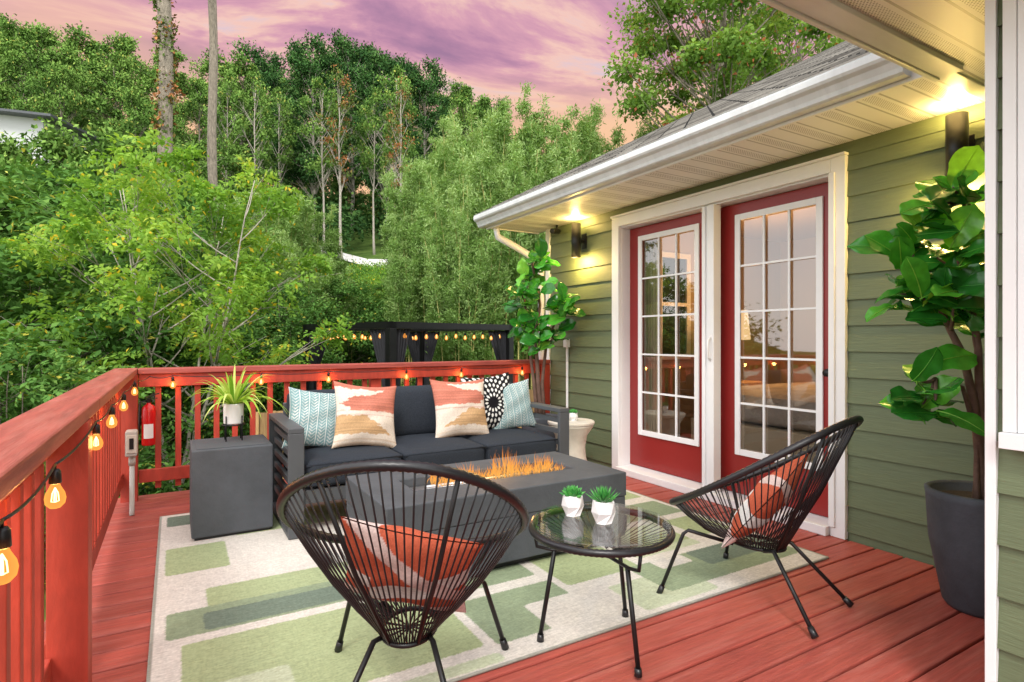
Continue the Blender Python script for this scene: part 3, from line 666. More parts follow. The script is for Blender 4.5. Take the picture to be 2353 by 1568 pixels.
s_ = MB(); s_.box(2.70, 1.19, SZ, WX+0.03, 5.06, SZ+0.015); hp('soffit', s_, M['soffit'])
s_ = MB(); s_.box(2.681, 1.19, SZ-0.02, 2.70, 5.08, 2.37); s_.box(2.70, 5.06, SZ-0.01, 3.30, 5.08, 2.36); hp('fascia', s_, M['white'])
gprof = [(2.680, 2.235), (2.625, 2.235), (2.612, 2.243), (2.605, 2.262), (2.588, 2.288), (2.568, 2.300), (2.560, 2.312), (2.560, 2.340), (2.566, 2.350), (2.560, 2.356), (2.572, 2.356), (2.578, 2.340), (2.672, 2.340), (2.680, 2.345)]
s_ = MB(); s_.prismy(gprof, 1.24, 5.12); hp('gutter', s_, M['gutter'])
sl_ = 0.53; rfz = lambda x: 2.372+(x-2.64)*sl_
s_ = MB(); s_.prismy([(2.64, rfz(2.64)-0.012), (12, rfz(12)-0.012), (12, rfz(12)+0.012), (2.635, rfz(2.635)+0.012)], 1.3, 5.10); hp('roof', s_, M['shingle'])
s_ = MB(); x = 2.64
while x < 9: s_.prismy([(x-0.006, rfz(x)+0.010), (x+0.125, rfz(x+0.125)+0.012), (x+0.12, rfz(x+0.12)+0.0165), (x-0.006, rfz(x)+0.024)], 1.3, 5.11); x += 0.125
hp('shingle_courses', s_, M['shingle'])
s_ = MB(); s_.prismy([(2.66, rfz(2.66)-0.13), (12, rfz(12)-0.15), (12, rfz(12)-0.013), (2.66, rfz(2.66)-0.013)], 5.06, 5.085); hp('rake_board', s_, M['white'])
s_ = MB(); s_.tube([(2.74, 4.98, 2.235), (2.76, 4.98, 2.14), (2.95, 4.95, 2.05), (3.2, 4.93, 1.93), (3.235, 4.925, 1.86), (3.235, 4.925, -1.0)], 0.034, 10); hp('downspout', s_, M['white'], smooth=True)
s_ = MB(); s_.tube([(WX-0.025, 4.50, 1.05), (WX-0.025, 4.50, 0.1)], 0.012, 8); s_.box(WX-0.05, 4.47, 1.05, WX-0.014, 4.53, 1.13); hp('conduit', s_, M['white'], smooth=False)
# wing
CX, CY = 2.0, 0.716
sd = MB(); siding(CX, -3, CY-0.0145, -0.17, 2.24, random.Random(8), sd); hp('wing_siding', sd, M['siding'])
s_ = MB(); s_.box(CX+0.031, -3, -1.2, CX+0.12, CY-0.02, 2.3); s_.box(CX+0.12, CY-0.10, -1.2, WX+0.2, CY-0.001, 2.3); hp('wing_wall', s_, M['siding'])
s_ = MB(); s_.box(CX-0.022, CY-0.014, -0.2, CX+0.03, CY+0.012, 2.24); s_.box(CX+0.03, CY-0.0005, -0.2, CX+0.10, CY+0.012, 2.24); hp('wing_corner_trim', s_, M['white'], bevel=0.002)
wy1 = 0.683; s_ = MB(); wz = 0.875
s_.box(CX-0.035, wy1-0.03, wz, CX-0.0165, wy1, 2.2); s_.box(CX-0.035, -0.5, wz, CX-0.0165, -0.45, 2.2); s_.box(CX-0.035, -0.45, 2.12, CX-0.0165, wy1-0.03, 2.2)
s_.box(CX-0.05, -0.5, wz-0.045, CX-0.0165, wy1+0.004, wz-0.001); s_.box(CX-0.030, wy1-0.055, wz, CX-0.010, wy1-0.031, 2.12); wf = hp('wing_window', s_, M['white'], bevel=0.002)
s_ = MB(); s_.box(CX-0.022, -0.45, wz, CX-0.018, wy1-0.055, 2.12); hp('pane', s_, M['dark'], wf)
s_ = MB(); s_.box(1.30, -3, SZ, WX+0.03, 1.165, SZ+0.015); hp('wing_soffit', s_, M['soffit'])
s_ = MB(); s_.box(1.30, 1.085, SZ-0.022, 2.76, 1.168, SZ-0.001); s_.box(1.30, 1.169, SZ-0.03, 2.76, 1.188, 2.40); s_.box(1.28, -3, SZ-0.03, 1.2995, 1.188, 2.40); s_.box(2.761, 1.12, SZ-0.012, WX+0.02, 1.188, SZ-0.001); hp('wing_fascia', s_, M['gutter'], bevel=0.003)
s_ = MB(); s_.add([(1.25, -3, 2.41), (1.25, 1.2, 2.41), (3.4, 1.2, 3.3), (3.4, -3, 3.3), (5.5, 1.2, 2.41), (5.5, -3, 2.41)], [(0, 1, 2, 3), (3, 2, 4, 5), (1, 4, 2)]); hp('wing_roof', s_, M['shingle'])
# interior
s_ = MB(); rx0, rx1, ry0, ry1 = WX+0.151, 6.8, 1.0, 4.69
s_.add([(rx1, ry0, 0), (rx1, ry1, 0), (rx1, ry1, 2.39), (rx1, ry0, 2.39)], [(0, 1, 2, 3)]); s_.add([(rx0, ry1, 0), (rx1, ry1, 0), (rx1, ry1, 2.39), (rx0, ry1, 2.39)], [(0, 1, 2, 3)])
s_.add([(rx0, ry0, 0), (rx1, ry0, 0), (rx1, ry0, 2.39), (rx0, ry0, 2.39)], [(0, 1, 2, 3)]); s_.add([(rx0, ry0, 2.385), (rx1, ry0, 2.385), (rx1, ry1, 2.385), (rx0, ry1, 2.385)], [(0, 1, 2, 3)])
hp('interior_wall', s_, M['roomwall'])
s_ = MB(); s_.add([(WX+0.15, ry0, 0.05), (rx1, ry0, 0.05), (rx1, ry1, 0.05), (WX+0.15, ry1, 0.05)], [(0, 1, 2, 3)]); hp('interior_floor', s_, M['roomfloor'])
s_ = MB()
for (a, b) in ((4.2, 4.26), (5.05, 5.11)): s_.box(a, 4.655, 0.9, b, 4.688, 2.1)
s_.box(4.26, 4.655, 2.04, 5.05, 4.688, 2.1); s_.box(4.26, 4.655, 0.9, 5.05, 4.688, 0.96); s_.box(4.63, 4.66, 0.96, 4.67, 4.688, 2.04); s_.box(4.26, 4.66, 1.5, 4.63, 4.688, 1.54); s_.box(4.67, 4.66, 1.5, 5.05, 4.688, 1.54)
wfr = hp('interior_window_frame', s_, M['white'])
s_ = MB(); s_.add([(4.26, 4.675, .96), (5.05, 4.675, .96), (5.05, 4.675, 2.04), (4.26, 4.675, 2.04)], [(0, 1, 2, 3)]); hp('pane', s_, M['dark'], wfr)

def rounded(hx, hy, hz, r, puff=0.0, n=10, axis=2):
    V = []; F = []
    for ax in range(3):
        for sg in (-1, 1):
            o = len(V)
            for i in range(n+1):
                for j in range(n+1):
                    u, v = -1+2*i/n, -1+2*j/n; u = math.sin(u*PI/2)*0.5+u*0.5; v = math.sin(v*PI/2)*0.5+v*0.5
                    q = [0, 0, 0]; q[ax] = sg; q[(ax+1) % 3] = u; q[(ax+2) % 3] = v
                    P = Vector((q[0]*hx, q[1]*hy, q[2]*hz)); I = Vector((max(-hx+r, min(hx-r, P.x)), max(-hy+r, min(hy-r, P.y)), max(-hz+r, min(hz-r, P.z))))
                    d = (P-I); d.normalize(); P = I+d*r
                    if ax == axis: P[axis] += sg*puff*(1-u*u)*(1-v*v)
                    V.append(P)
            for i in range(n):
                for j in range(n):
                    f = (o+i*(n+1)+j, o+(i+1)*(n+1)+j, o+(i+1)*(n+1)+j+1, o+i*(n+1)+j+1); F.append(f if sg > 0 else f[::-1])
    return V, F
def cushion(mb, c, hx, hy, hz, r, puff, e=(0,0,0), axis=2):
    V, F = rounded(hx, hy, hz, r, puff, axis=axis); R = Euler(e).to_matrix(); mb.add([Vector(c)+R@v for v in V], F)

bd = thing('bed', 'bed with pale linen seen through the patio doors', 'bed', (5.1, 2.9, 0.05))
q = MB(); cushion(q, (0, 0, 0.5), 1.0, 0.8, 0.13, 0.08, 0.03); q.build('mattress', M['linen'], bd, smooth=True)
q = MB(); q.box(-1.02, -0.82, 0.12, 1.02, 0.82, 0.36); q.build('bed_frame', M['curtain'], bd, bevel=0.01)
q = MB(); q.box(1.04, -0.9, 0.1, 1.12, 0.9, 1.15); q.build('headboard', M['curtain'], bd, bevel=0.02)
for i, (x, y, mm) in enumerate(((0.75, -0.4, M['rust']), (0.75, 0.35, M['rust']), (0.5, 0.0, M['linen']))):
    q = MB(); cushion(q, (x+5.1, y+2.9, 0.88), 0.26, 0.06, 0.22, 0.05, 0.05, (0.0, 0.0, PI/2+.2), axis=1)
    tag(q.build('bed_pillow', mm, smooth=True), ('rust coloured pillow at the near end of the bed head', 'rust coloured pillow at the far end of the bed head', 'pale pillow standing before the rust pillows on the bed')[i], 'pillow')
def curtain_(y0, y1, x, label, mt, z1=2.3, z0=0.08, amp=0.03, name='curtain'):
    V = []; F = []; k = 60
    for i in range(k+1):
        y = y0+(y1-y0)*i/k; xx = x+amp*math.sin(i*1.05)
        V += [(xx, y, z0), (xx, y, z1)]
    for i in range(k): F.append((2*i, 2*i+2, 2*i+3, 2*i+1))
    q = MB(); q.add(V, F); return tag(q.build(name, mt, smooth=True), label, 'curtain')
curtain_(3.60, 3.92, WX+0.30, 'cream curtain hanging inside the left patio door', M['curtain'])
curtain_(1.85, 2.02, WX+0.30, 'cream curtain hanging inside the right edge of the right patio door', M['curtain'])
nl = thing('table_lamp', 'glowing shaded lamp with stacked round base inside the house', 'lamp', (4.9, 3.95, 0.7))
q = MB(); q.lathe([(0.09, 0), (0.10, 0.02), (0.05, 0.05), (0.10, 0.12), (0.11, 0.16), (0.05, 0.21), (0.09, 0.27), (0.07, 0.33), (0.015, 0.36), (0.012, 0.46)]); q.build('lamp_base', M['cream'], nl, smooth=True)
q = MB(); q.lathe([(0.17, 0.42), (0.20, 0.425), (0.17, 0.72), (0.165, 0.72)]); q.build('lamp_shade', M['shade'], nl, smooth=True)
q = MB(); q.box(4.65, 3.7, 0.62, 5.15, 4.2, 0.70); [q.box(a, b, 0.05, a+0.05, b+0.05, 0.62) for a in (4.67, 5.08) for b in (3.72, 4.13)]; q.box(4.68, 3.74, 0.3, 5.12, 4.16, 0.33)
tag(q.build('nightstand', M['wood'], bevel=0.005), 'wooden nightstand under the glowing lamp inside the house', 'nightstand')
def plight(loc, e, col, size, name='lamp_light'):
    l = bpy.data.lights.new(name, 'POINT'); l.energy = e; l.color = col; l.shadow_soft_size = size
    o = bpy.data.objects.new(name, l); COL.objects.link(o); o.location = loc
    return o
plight((4.9, 3.6, 1.6), 46, (1, 0.50, 0.18), 0.12, 'room_light')

def wall_lamp(y, label):
    x = WX-0.105; r_ = thing('wall_lamp', label, 'wall lamp', (x, y, 2.03))
    q = MB(); q.lathe([(0.036, -0.150), (0.042, -0.155), (0.044, -0.155), (0.044, 0.155), (0.042, 0.155), (0.036, 0.150), (0.036, 0.10), (0.0, 0.10)])
    q2 = MB(); q2.lathe([(0.0, -0.10), (0.036, -0.10), (0.036, -0.150)]); q.add(q2.v, q2.f); q.build('lamp_tube', M['black'], r_, smooth=True)
    q = MB(); q.tube([(0.04, 0, 0), (0.085, 0, 0)], 0.018, 12); q.obox((0.093, 0, 0), 0.016, 0.07, 0.14); q.build('bracket', M['black'], r_, bevel=0.002)
    for s in (-1, 1):
        q = MB(); q.lathe([(0.0, 0.142*s-0.004), (0.026, 0.142*s-0.004), (0.026, 0.142*s+0.004), (0.0, 0.142*s+0.004)], seg=20); q.build('lamp_bulb', M['lampglow'], r_, smooth=True)
        plight((x-0.01, y, 2.03+0.168*s), 24 if s < 0 else 9, (1, 0.66, 0.20), 0.03, 'wall_lamp_light')
wall_lamp(4.25, 'black cylinder wall lamp glowing left of the patio doors')
wall_lamp(1.275, 'black cylinder wall lamp glowing above the large potted fig')
sc_ = thing('security_camera', 'small black security camera under the eave corner', 'camera', (WX-0.06, 4.62, SZ))
q = MB(); q.tube([(0, 0, -0.001), (0, 0, -0.05)], 0.012, 8); q.build('mount', M['black'], sc_, smooth=True)
q = MB(); q.tube([(0.03, 0.02, -0.055), (-0.10, -0.06, -0.075)], 0.026, 12); q.build('camera_body', M['black'], sc_, smooth=True, bevel=0.004)

# ------------------------------------------------------------------ sofa
sf = thing('outdoor_sofa', 'charcoal three seat outdoor sofa with slatted metal arms against the back railing', 'sofa', (1.5, 3.78, 0.012))
SX0, SX1, SY0, SY1 = 0.545, 2.465, 3.38, 4.16
def sp(name, mb, mt, **k): return mb.build(name, mt, sf, world=True, **k)
for (a, b) in ((SX0, SX0+0.085), (SX1-0.085, SX1)):
    q = MB(); q.box(a, SY0, 0.014, b, SY0+0.03, 0.60); q.box(a, SY1-0.03, 0.014, b, SY1, 0.60); q.box(a, SY0, 0.6005, b, SY1, 0.63); q.box(a, SY0+0.0305, 0.014, b, SY1-0.0305, 0.04)
    sp('armrest', q, M['char'], bevel=0.004)
    q = MB(); m_ = (a+b)/2
    for z in (0.12, 0.20, 0.28, 0.36, 0.44, 0.52): q.box(m_-0.012, SY0+0.031, z, m_+0.012, SY1-0.031, z+0.035)
    sp('arm_slats', q, M['char'], bevel=0.002)
q = MB(); q.box(SX0+0.087, SY0+0.03, 0.19, SX1-0.087, SY1-0.02, 0.27); q.box(SX0+0.087, SY1-0.05, 0.27, SX1-0.087, SY1-0.015, 0.70); sp('seat_frame', q, M['char'], bevel=0.006)
cw = (SX1-SX0-0.19)/3
for i in range(3):
    cx = SX0+0.095+cw*(i+0.5)
    q = MB(); cushion(q, (cx, SY0+0.34, 0.355), cw/2-0.004, 0.335, 0.075, 0.035, 0.022)
    for zz in (0.30, 0.41):
        hx, hy = cw/2-0.008, 0.331; q.tube([(cx-hx, SY0+.34-hy, zz), (cx+hx, SY0+.34-hy, zz), (cx+hx, SY0+.34+hy, zz), (cx-hx, SY0+.34+hy, zz)], 0.006, 6, closed=True)
    sp('seat_cushion', q, M['fab'], smooth=True)
    q = MB(); cushion(q, (cx, SY1-0.14, 0.60), cw/2-0.004, 0.075, 0.185, 0.045, 0.03, (-0.12, 0, 0.0), axis=1); sp('back_cushion', q, M['fab'], smooth=True)

def pillow(name, label, w, t, cf, loc, rot, n=90):
    u, v = np.meshgrid(np.linspace(-1, 1, n), np.linspace(-1, 1, n)); U = u.ravel(); Vv = v.ravel()
    pin = lambda a, b: a*(1-0.09*(1-b*b))*(1+0.03*(a*b)**2)
    x = pin(U, Vv)*w/2; z = pin(Vv, U)*w/2
    th = t/2*((1-np.abs(U)**2.4)*(1-np.abs(Vv)**2.4))**0.55
    th = th*(1+0.07*np.sin(U*7+Vv*3)+0.05*np.sin(Vv*9-U*4))+0.002
    A = np.stack([x, -th, z], 1); B = np.stack([x, th, z], 1)
    F1 = np.array([(j*n+i, j*n+i+1, (j+1)*n+i+1, (j+1)*n+i) for j in range(n-1) for i in range(n-1)]); F2 = F1[:, ::-1]+n*n
    C = np.array([cf(a, b) for a, b in zip(U, Vv)])
    C = C*(1+0.14*(rng.random((len(C), 1))-0.5))
    ob = npmesh(name, np.concatenate([A, B]), np.concatenate([F1, F2]), None, M['col'], col=np.concatenate([C, C]), smooth=True)
    ob.location = loc; ob.rotation_euler = rot
    return tag(ob, label, 'throw pillow')
s3 = lambda *a: np.array(S(*a)[:3])
TEAL, WHT, RUST, CRM, TAN, BLK, ORG, PNK = s3(118, 150, 152), s3(222, 222, 218), s3(186, 116, 98), s3(214, 202, 188), s3(186, 152, 112), s3(22, 22, 26), s3(188, 92, 66), s3(214, 192, 186)
def c_teal(u, v):
    p = ((u+1)*3.2) % 1.0
    if p < 0.07: return WHT
    s = 1 if p < 0.535 else -1; q = (v*9+s*(p-0.535)*2.6) % 1.0
    return WHT*0.85 if (q < 0.26 and 0.18 < p < 0.9) else TEAL
def hsh(i): return (math.sin(i*127.1+11.3)*43758.5) % 1
def c_rust(u, v):
    row = math.floor(v*26); jx = (hsh(row)-0.5)*0.16; f = 0.84+0.28*hsh(row+50)
    vv = v+0.02*math.sin(u*9)+0.012*math.sin(u*31)
    if vv > 0.82: return RUST*f
    if vv > 0.58: return (CRM*f if u < 0.0+2.2*(vv-0.58)+jx else RUST*f)
    if vv > 0.08: return (RUST*f if u > -0.9+1.6*abs(vv-0.30)+jx else CRM)
    if vv > -0.08: return CRM if hsh(row+9) > 0.25 else (RUST*0.5+CRM*0.5)
    if vv > -0.66: return (TAN*f if u < 0.75-1.5*(vv+0.66)+jx else CRM*(0.9+0.1*f))
    return CRM if hsh(row+3) > 0.3 else (TAN*0.4+CRM*0.6)
def c_rust2(u, v): return c_rust(-u*0.92+0.06, v*0.97-0.03)
def c_black(u, v):
    r0 = math.hypot(u+0.05, v+0.05); a = math.atan2(v+.05, u+.05)
    ring = int(r0/0.2); f = (r0/0.2) % 1; k = max(6, 9+5*ring); q = (a/(2*PI)*k+0.5*(ring % 2)) % 1
    wdt = 0.30*math.sin(PI*min(1, max(0, (f-0.08)/0.84)))
    return WHT if abs(q-0.5) < wdt and 0.08 < f < 0.92 and ring > 0 else BLK
def c_org(u, v):
    if 0.25-0.8*u < v < 0.62-0.8*u: return PNK
    if v < 0.05+0.5*u and v > -0.42+0.5*u and u > -0.55: return WHT*0.95
    if v < -0.62: return PNK*0.95
    if u < -0.55 and abs(v+0.1) < 0.16: return WHT*0.95
    return ORG
ST = 0.448
pillow('throw_pillow', 'teal herringbone throw pillow leaning at the left end of the sofa', 0.38, 0.15, c_teal, (0.79, 3.80, ST+0.17), (-0.35, 0.13, -0.1))
pillow('throw_pillow', 'rust tan and cream woven throw pillow, the left one of the pair on the sofa', 0.42, 0.15, c_rust, (1.07, 3.70, ST+0.185), (-0.32, 0.12, 0.05))
pillow('throw_pillow', 'rust tan and cream woven throw pillow, the right one of the pair on the sofa', 0.42, 0.15, c_rust2, (1.765, 3.74, ST+0.185), (-0.28, 0.02, 0.0))
pillow('throw_pillow', 'black throw pillow with white radiating petal pattern on the right of the sofa', 0.42, 0.14, c_black, (2.07, 3.86, ST+0.20), (-0.25, -0.06, 0.05), n=130)
pillow('throw_pillow', 'teal herringbone throw pillow leaning at the right end of the sofa', 0.37, 0.15, c_teal, (2.24, 3.84, ST+0.165), (-0.25, -0.10, -0.15))

# ------------------------------------------------------------------ side block, fire table
tb = thing('tank_side_table', 'charcoal concrete cube side table left of the sofa under the spider plant', 'side table', (0.29, 3.83, 0.012))
q = MB(); q.box(-0.21, -0.21, 0.014, 0.21, 0.21, 0.5); q.build('body', M['conc'], tb, bevel=0.008)
q = MB(); q.box(-0.195, -0.195, 0.0, 0.195, 0.195, 0.013); q.build('foot_plinth', M['black'], tb)
q = MB(); q.box(-0.185, -0.185, 0.5005, 0.185, 0.185, 0.503); q.build('lid', M['conc'], tb, bevel=0.001)
FX0, FX1, FY0, FY1, FT = 0.785, 2.14, 2.405, 3.09, 0.40
ftb = thing('fire_table', 'long charcoal concrete gas fire table burning in front of the sofa', 'fire table', (1.46, 2.75, 0.012))
TX0, TX1, TY0, TY1 = 1.0, 1.95, 2.63, 2.87
def fp(name, mb, mt, **k): return mb.build(name, mt, ftb, world=True, **k)
q = MB(); q.add([(FX0,FY0,FT),(FX1,FY0,FT),(FX1,FY1,FT),(FX0,FY1,FT),(TX0,TY0,FT),(TX1,TY0,FT),(TX1,TY1,FT),(TX0,TY1,FT),(FX0,FY0,.27),(FX1,FY0,.27),(FX1,FY1,.27),(FX0,FY1,.27),(TX0,TY0,.30),(TX1,TY0,.30),(TX1,TY1,.30),(TX0,TY1,.30)],
    [(0,1,5,4),(1,2,6,5),(2,3,7,6),(3,0,4,7),(0,8,9,1),(1,9,10,2),(2,10,11,3),(3,11,8,0),(4,5,13,12),(5,6,14,13),(6,7,15,14),(7,4,12,15),(8,11,10,9)]); fp('table_top', q, M['conc'], bevel=0.006)
q = MB(); q.box(FX0+0.004, FY0+0.004, 0.05, FX1-0.004, FY1-0.004, 0.2695); fp('table_body', q, M['conc'], bevel=0.006)
q = MB(); q.box(FX0+0.05, FY0+0.05, 0.013, FX1-0.05, FY1-0.05, 0.0495); fp('foot_plinth', q, M['black'])
q = MB(); q.box(TX0+0.01, TY0+0.01, 0.301, TX1-0.01, TY1-0.01, 0.355); fp('burner_pan', q, M['steel'], bevel=0.003)
q = MB(); q.tube([(TX0+0.1, 2.75, 0.372), (TX1-0.06, 2.75, 0.372)], 0.012, 10); q.tube([(TX0+0.1, 2.70, 0.362), (TX1-0.1, 2.70, 0.362)], 0.005, 6); fp('burner_tube', q, M['steel'], smooth=True)
rd = random.Random(77); q = MB()
for i in range(420):
    x = rd.uniform(1.13, 1.93); y = 2.75+rd.gauss(0, 0.035); hh_ = rd.uniform(0.04, 0.15)*(0.75+0.4*math.sin(x*19)*math.sin(x*7)); w = rd.uniform(0.002, 0.0052); ph = rd.uniform(0, 6); lean = rd.gauss(0, 0.016); k = 8
    P = [Vector((x+lean*(j/k)**1.5*1.5+0.007*math.sin(ph+j*0.9)*j/k, y+0.007*math.cos(ph+j*0.8)*j/k, 0.37+hh_*j/k)) for j in range(k+1)]
    R_ = [max(0.0004, w*(math.sin(PI*min(1, (j+0.9)/k*0.62))*(1-(j/k)**2))) for j in range(k+1)]
    for j in range(k):
        q.tint = j/k; q.tube(P[j:j+2], R_[j:j+2], 5, cap=False)
fp('flames', q, M['flame'], smooth=True)
plight((1.5, 2.75, 0.49), 2.0, (1, 0.5, 0.15), 0.08, 'fire_light')

# ------------------------------------------------------------------ string chairs
def chair():
    r_ = thing('string_chair', 'black oval string chair seen from behind, left of the glass table', 'chair')
    rim = lambda a: Vector((0.352*math.sin(a)*(1+0.05*math.cos(a)), -0.01-0.375*math.cos(a), 0.585+0.228*math.cos(a)-0.03*math.sin(a)**2))
    base = lambda a: Vector((0.082*math.sin(a), -0.0-0.115*math.cos(a), 0.235))
    n = 240; q = MB(); q.tube([rim(2*PI*i/n) for i in range(n)], [0.0135 if i % 2 else 0.0155 for i in range(n)], 8, closed=True); q.build('rim', M['cord'], r_, smooth=True)
    q = MB(); q.tube([base(2*PI*i/32) for i in range(32)], 0.008, 8, closed=True)
    for a in (0.5, 2*PI-0.5, 2.3, 2*PI-2.3):
        A, B = rim(a), base(a); q.tube([A, A.lerp(B, .5)+Vector((0, 0, -0.03)), B], 0.007, 8)
    q.build('seat_frame', M['black'], r_, smooth=True)
    q = MB(); k = 80
    for i in range(k):
        a = 2*PI*(i+0.5)/k; A, B = rim(a), base(a+0.02)
        pts = [A.lerp(B, t)+Vector((0, 0, -0.035*math.sin(PI*t)*(0.6+0.4*math.sin(a)**2))) for t in (0, .25, .5, .75, 1)]
        q.tube(pts, 0.0027, 5)
    for i in range(14):
        a = 2*PI*i/14; q.tube([base(a), base(a+PI)+Vector((0.0, 0, -0.004))], 0.0026, 4)
    q.build('cord_webbing', M['cord'], r_, smooth=True)
    for pts in ([(-.08, .07, .232), (-.21, .21, .285), (-.225, .225, .27), (-.295, .295, .02)], [(.08, .07, .232), (.21, .21, .285), (.225, .225, .27), (.295, .295, .02)],
                [(-.07, -.06, .232), (-.085, -.11, .245), (-.19, -.30, .02)], [(.07, -.06, .232), (.085, -.11, .245), (.19, -.30, .02)]):
        q = MB(); q.tube(pts, 0.0085, 8); lg = q.build('leg', M['black'], r_, smooth=True)
        e = Vector(pts[-1]); d = (e-Vector(pts[-2])).normalized(); q = MB(); q.tube([e-d*0.02, e+d*0.018], [0.012, 0.014], 10); q.build('foot_cap', M['cord'], lg, smooth=True)
    return r_
ch1 = chair(); ch1.location = (0.623, 1.687, 0.012); ch1.rotation_euler = (0, 0, -math.radians(29)); ch1['group'] = 'black string chairs'
ch2 = dup(ch1, (2.2, 1.63, 0.003), math.radians(12), label='black oval string chair right of the glass table near the patio doors', group='black string chairs')
def in_chair(c, lp, rot, label):
    Mx = Matrix.Translation(c.location) @ Euler(c.rotation_euler).to_matrix().to_4x4() @ Matrix.Translation(lp) @ Euler(rot).to_matrix().to_4x4()
    p = pillow('throw_pillow', label, 0.40, 0.12, c_org, (0,0,0), (0,0,0)); p.location = Mx.to_translation(); p.rotation_euler = Mx.to_euler()
in_chair(ch1, (0.0, -0.03, 0.425), (0.68, 0.2, 0), 'orange and white geometric throw pillow in the left string chair')
in_chair(ch2, (0.02, -0.03, 0.425), (0.68, -0.2, 0.1), 'orange and white geometric throw pillow in the right string chair')

# ------------------------------------------------------------------ glass table
gt = thing('glass_side_table', 'round black string side table with glass top between the two chairs', 'side table', (1.355, 1.664, 0.012))
n = 180; q = MB(); q.tube([(0.252*math.cos(2*PI*i/n), 0.252*math.sin(2*PI*i/n), 0.42) for i in range(n)], [0.0125 if i % 2 else 0.0145 for i in range(n)], 8, closed=True); q.build('rim', M['cord'], gt, smooth=True)
q = MB(); q.lathe([(0.0, 0.437), (0.250, 0.437), (0.255, 0.440), (0.255, 0.444), (0.250, 0.447), (0.0, 0.447)], seg=64); q.build('glass_top', M['tglass'], gt)
q = MB(); q.tube([(0.05*math.cos(2*PI*i/24), 0.05*math.sin(2*PI*i/24), 0.345) for i in range(24)], 0.006, 6, closed=True)
for i in range(50):
    a = 2*PI*i/50; q.tube([(0.25*math.cos(a), 0.25*math.sin(a), 0.415), (0.05*math.cos(a+.05), 0.05*math.sin(a+.05), 0.345)], 0.0019, 4)
q.build('cord_webbing', M['cord'], gt, smooth=True)
for (fx, fy) in ((-0.186, 0.121), (0.215, 0.108), (-0.028, -0.230)):
    d = Vector((fx, fy, 0)).normalized(); q = MB()
    q.tube([d*0.245+Vector((0, 0, 0.405)), d*0.235+Vector((0, 0, 0.350)), d*0.18+Vector((0, 0, 0.338)), d*0.05+Vector((0, 0, 0.335))], 0.0065, 8)
    q.tube([d*0.17+Vector((0, 0, 0.335)), Vector((fx, fy, 0.02))], 0.0085, 8); lg = q.build('leg', M['black'], gt, smooth=True)
    q = MB(); q.tube([(fx*0.995, fy*0.995, 0.025), (fx, fy, 0.0)], [0.012, 0.014], 10); q.build('foot_cap', M['cord'], lg, smooth=True)

def succulent(name, label, loc, s, spiky):
    r_ = thing(name, label, 'succulent', loc)
    q = MB(); rings = [(0.028, 0.0), (0.040, 0.035), (0.037, 0.072), (0.031, 0.072), (0.031, 0.062), (0.0, 0.062)]
    vs = []; sg = 6
    for ri, (rr, z) in enumerate(rings):
        for k in range(sg): a = 2*PI*(k+(0.5 if ri in (1,) else 0))/sg; vs.append((rr*s*math.cos(a), rr*s*math.sin(a), z*s))
    fs = [tuple(range(sg))[::-1]]
    for i in range(len(rings)-1):
        for k in range(sg):
            k2 = (k+1) % sg; fs.append((i*sg+k, i*sg+k2, (i+1)*sg+k2)); fs.append((i*sg+k, (i+1)*sg+k2, (i+1)*sg+k))
    q.add(vs, fs); q.build('pot', M['ceramic'], r_, bevel=0.0015)
    rd = random.Random(sum(map(ord, label))); q = MB()
    for i in range(46 if spiky else 34):
        a = i*2.4; t = i/(46 if spiky else 34); el = 0.35+1.15*t if spiky else 0.15+1.25*t; L = s*(0.062 if spiky else 0.045)*(1-0.25*t)
        d = Vector((math.cos(a)*math.cos(el), math.sin(a)*math.cos(el), math.sin(el))); st = Vector((0, 0, 0.062*s))+d*0.008
        w = s*(0.0045 if spiky else 0.012); side = d.cross(Vector((0, 0, 1))).normalized(); up = side.cross(d)
        q.tint = rd.random()
        m1 = st+d*L*0.5; q.add([st, m1+side*w, m1+up*w*0.7, m1-side*w, m1-up*w*0.5, st+d*L+up*L*0.12], [(0, 1, 2), (0, 2, 3), (0, 3, 4), (0, 4, 1), (5, 2, 1), (5, 3, 2), (5, 4, 3), (5, 1, 4)])
    q.build('leaves', M['lf_succ'], r_)
    return r_
tz = 0.012+0.4475
succulent('potted_succulent', 'rosette succulent in faceted white pot on the glass table, the further one', (1.31, 1.775, tz), 1.08, False)
succulent('potted_succulent', 'spiky succulent in faceted white pot on the glass table, the nearer one', (1.352, 1.644, tz), 1.12, True)

spx, spy = 0.31, 3.88
st_ = thing('plant_stand', 'small black wire plant stand on the charcoal cube table', 'plant stand', (spx, spy, 0.012+0.5035))
q = MB(); q.tube([(0.062*math.cos(2*PI*i/24), 0.062*math.sin(2*PI*i/24), 0.095) for i in range(24)], 0.004, 6, closed=True)
q.build('ring', M['black'], st_, smooth=True)
for i in range(4):
    a = PI/4+i*PI/2; q = MB(); q.tube([(0.062*math.cos(a), 0.062*math.sin(a), 0.0), (0.062*math.cos(a), 0.062*math.sin(a), 0.15)], 0.004, 6); q.build('leg', M['black'], st_, smooth=True)
q = MB(); q.tube([(-.06, 0, 0.095), (.06, 0, 0.095)], 0.003, 5); q.tube([(0, -.06, 0.095), (0, .06, 0.095)], 0.003, 5); q.build('cross_bar', M['black'], st_)
pl = thing('spider_plant', 'light green spiky spider plant in a white pot on the black plant stand', 'potted plant', (spx, spy, 0.012+0.5035+0.099))
q = MB(); q.lathe([(0.0, 0), (0.048, 0), (0.055, 0.006), (0.057, 0.122), (0.052, 0.124), (0.050, 0.11), (0, 0.108)]); q.build('pot', M['ceramic'], pl, smooth=False)
q = MB(); rd = random.Random(15)
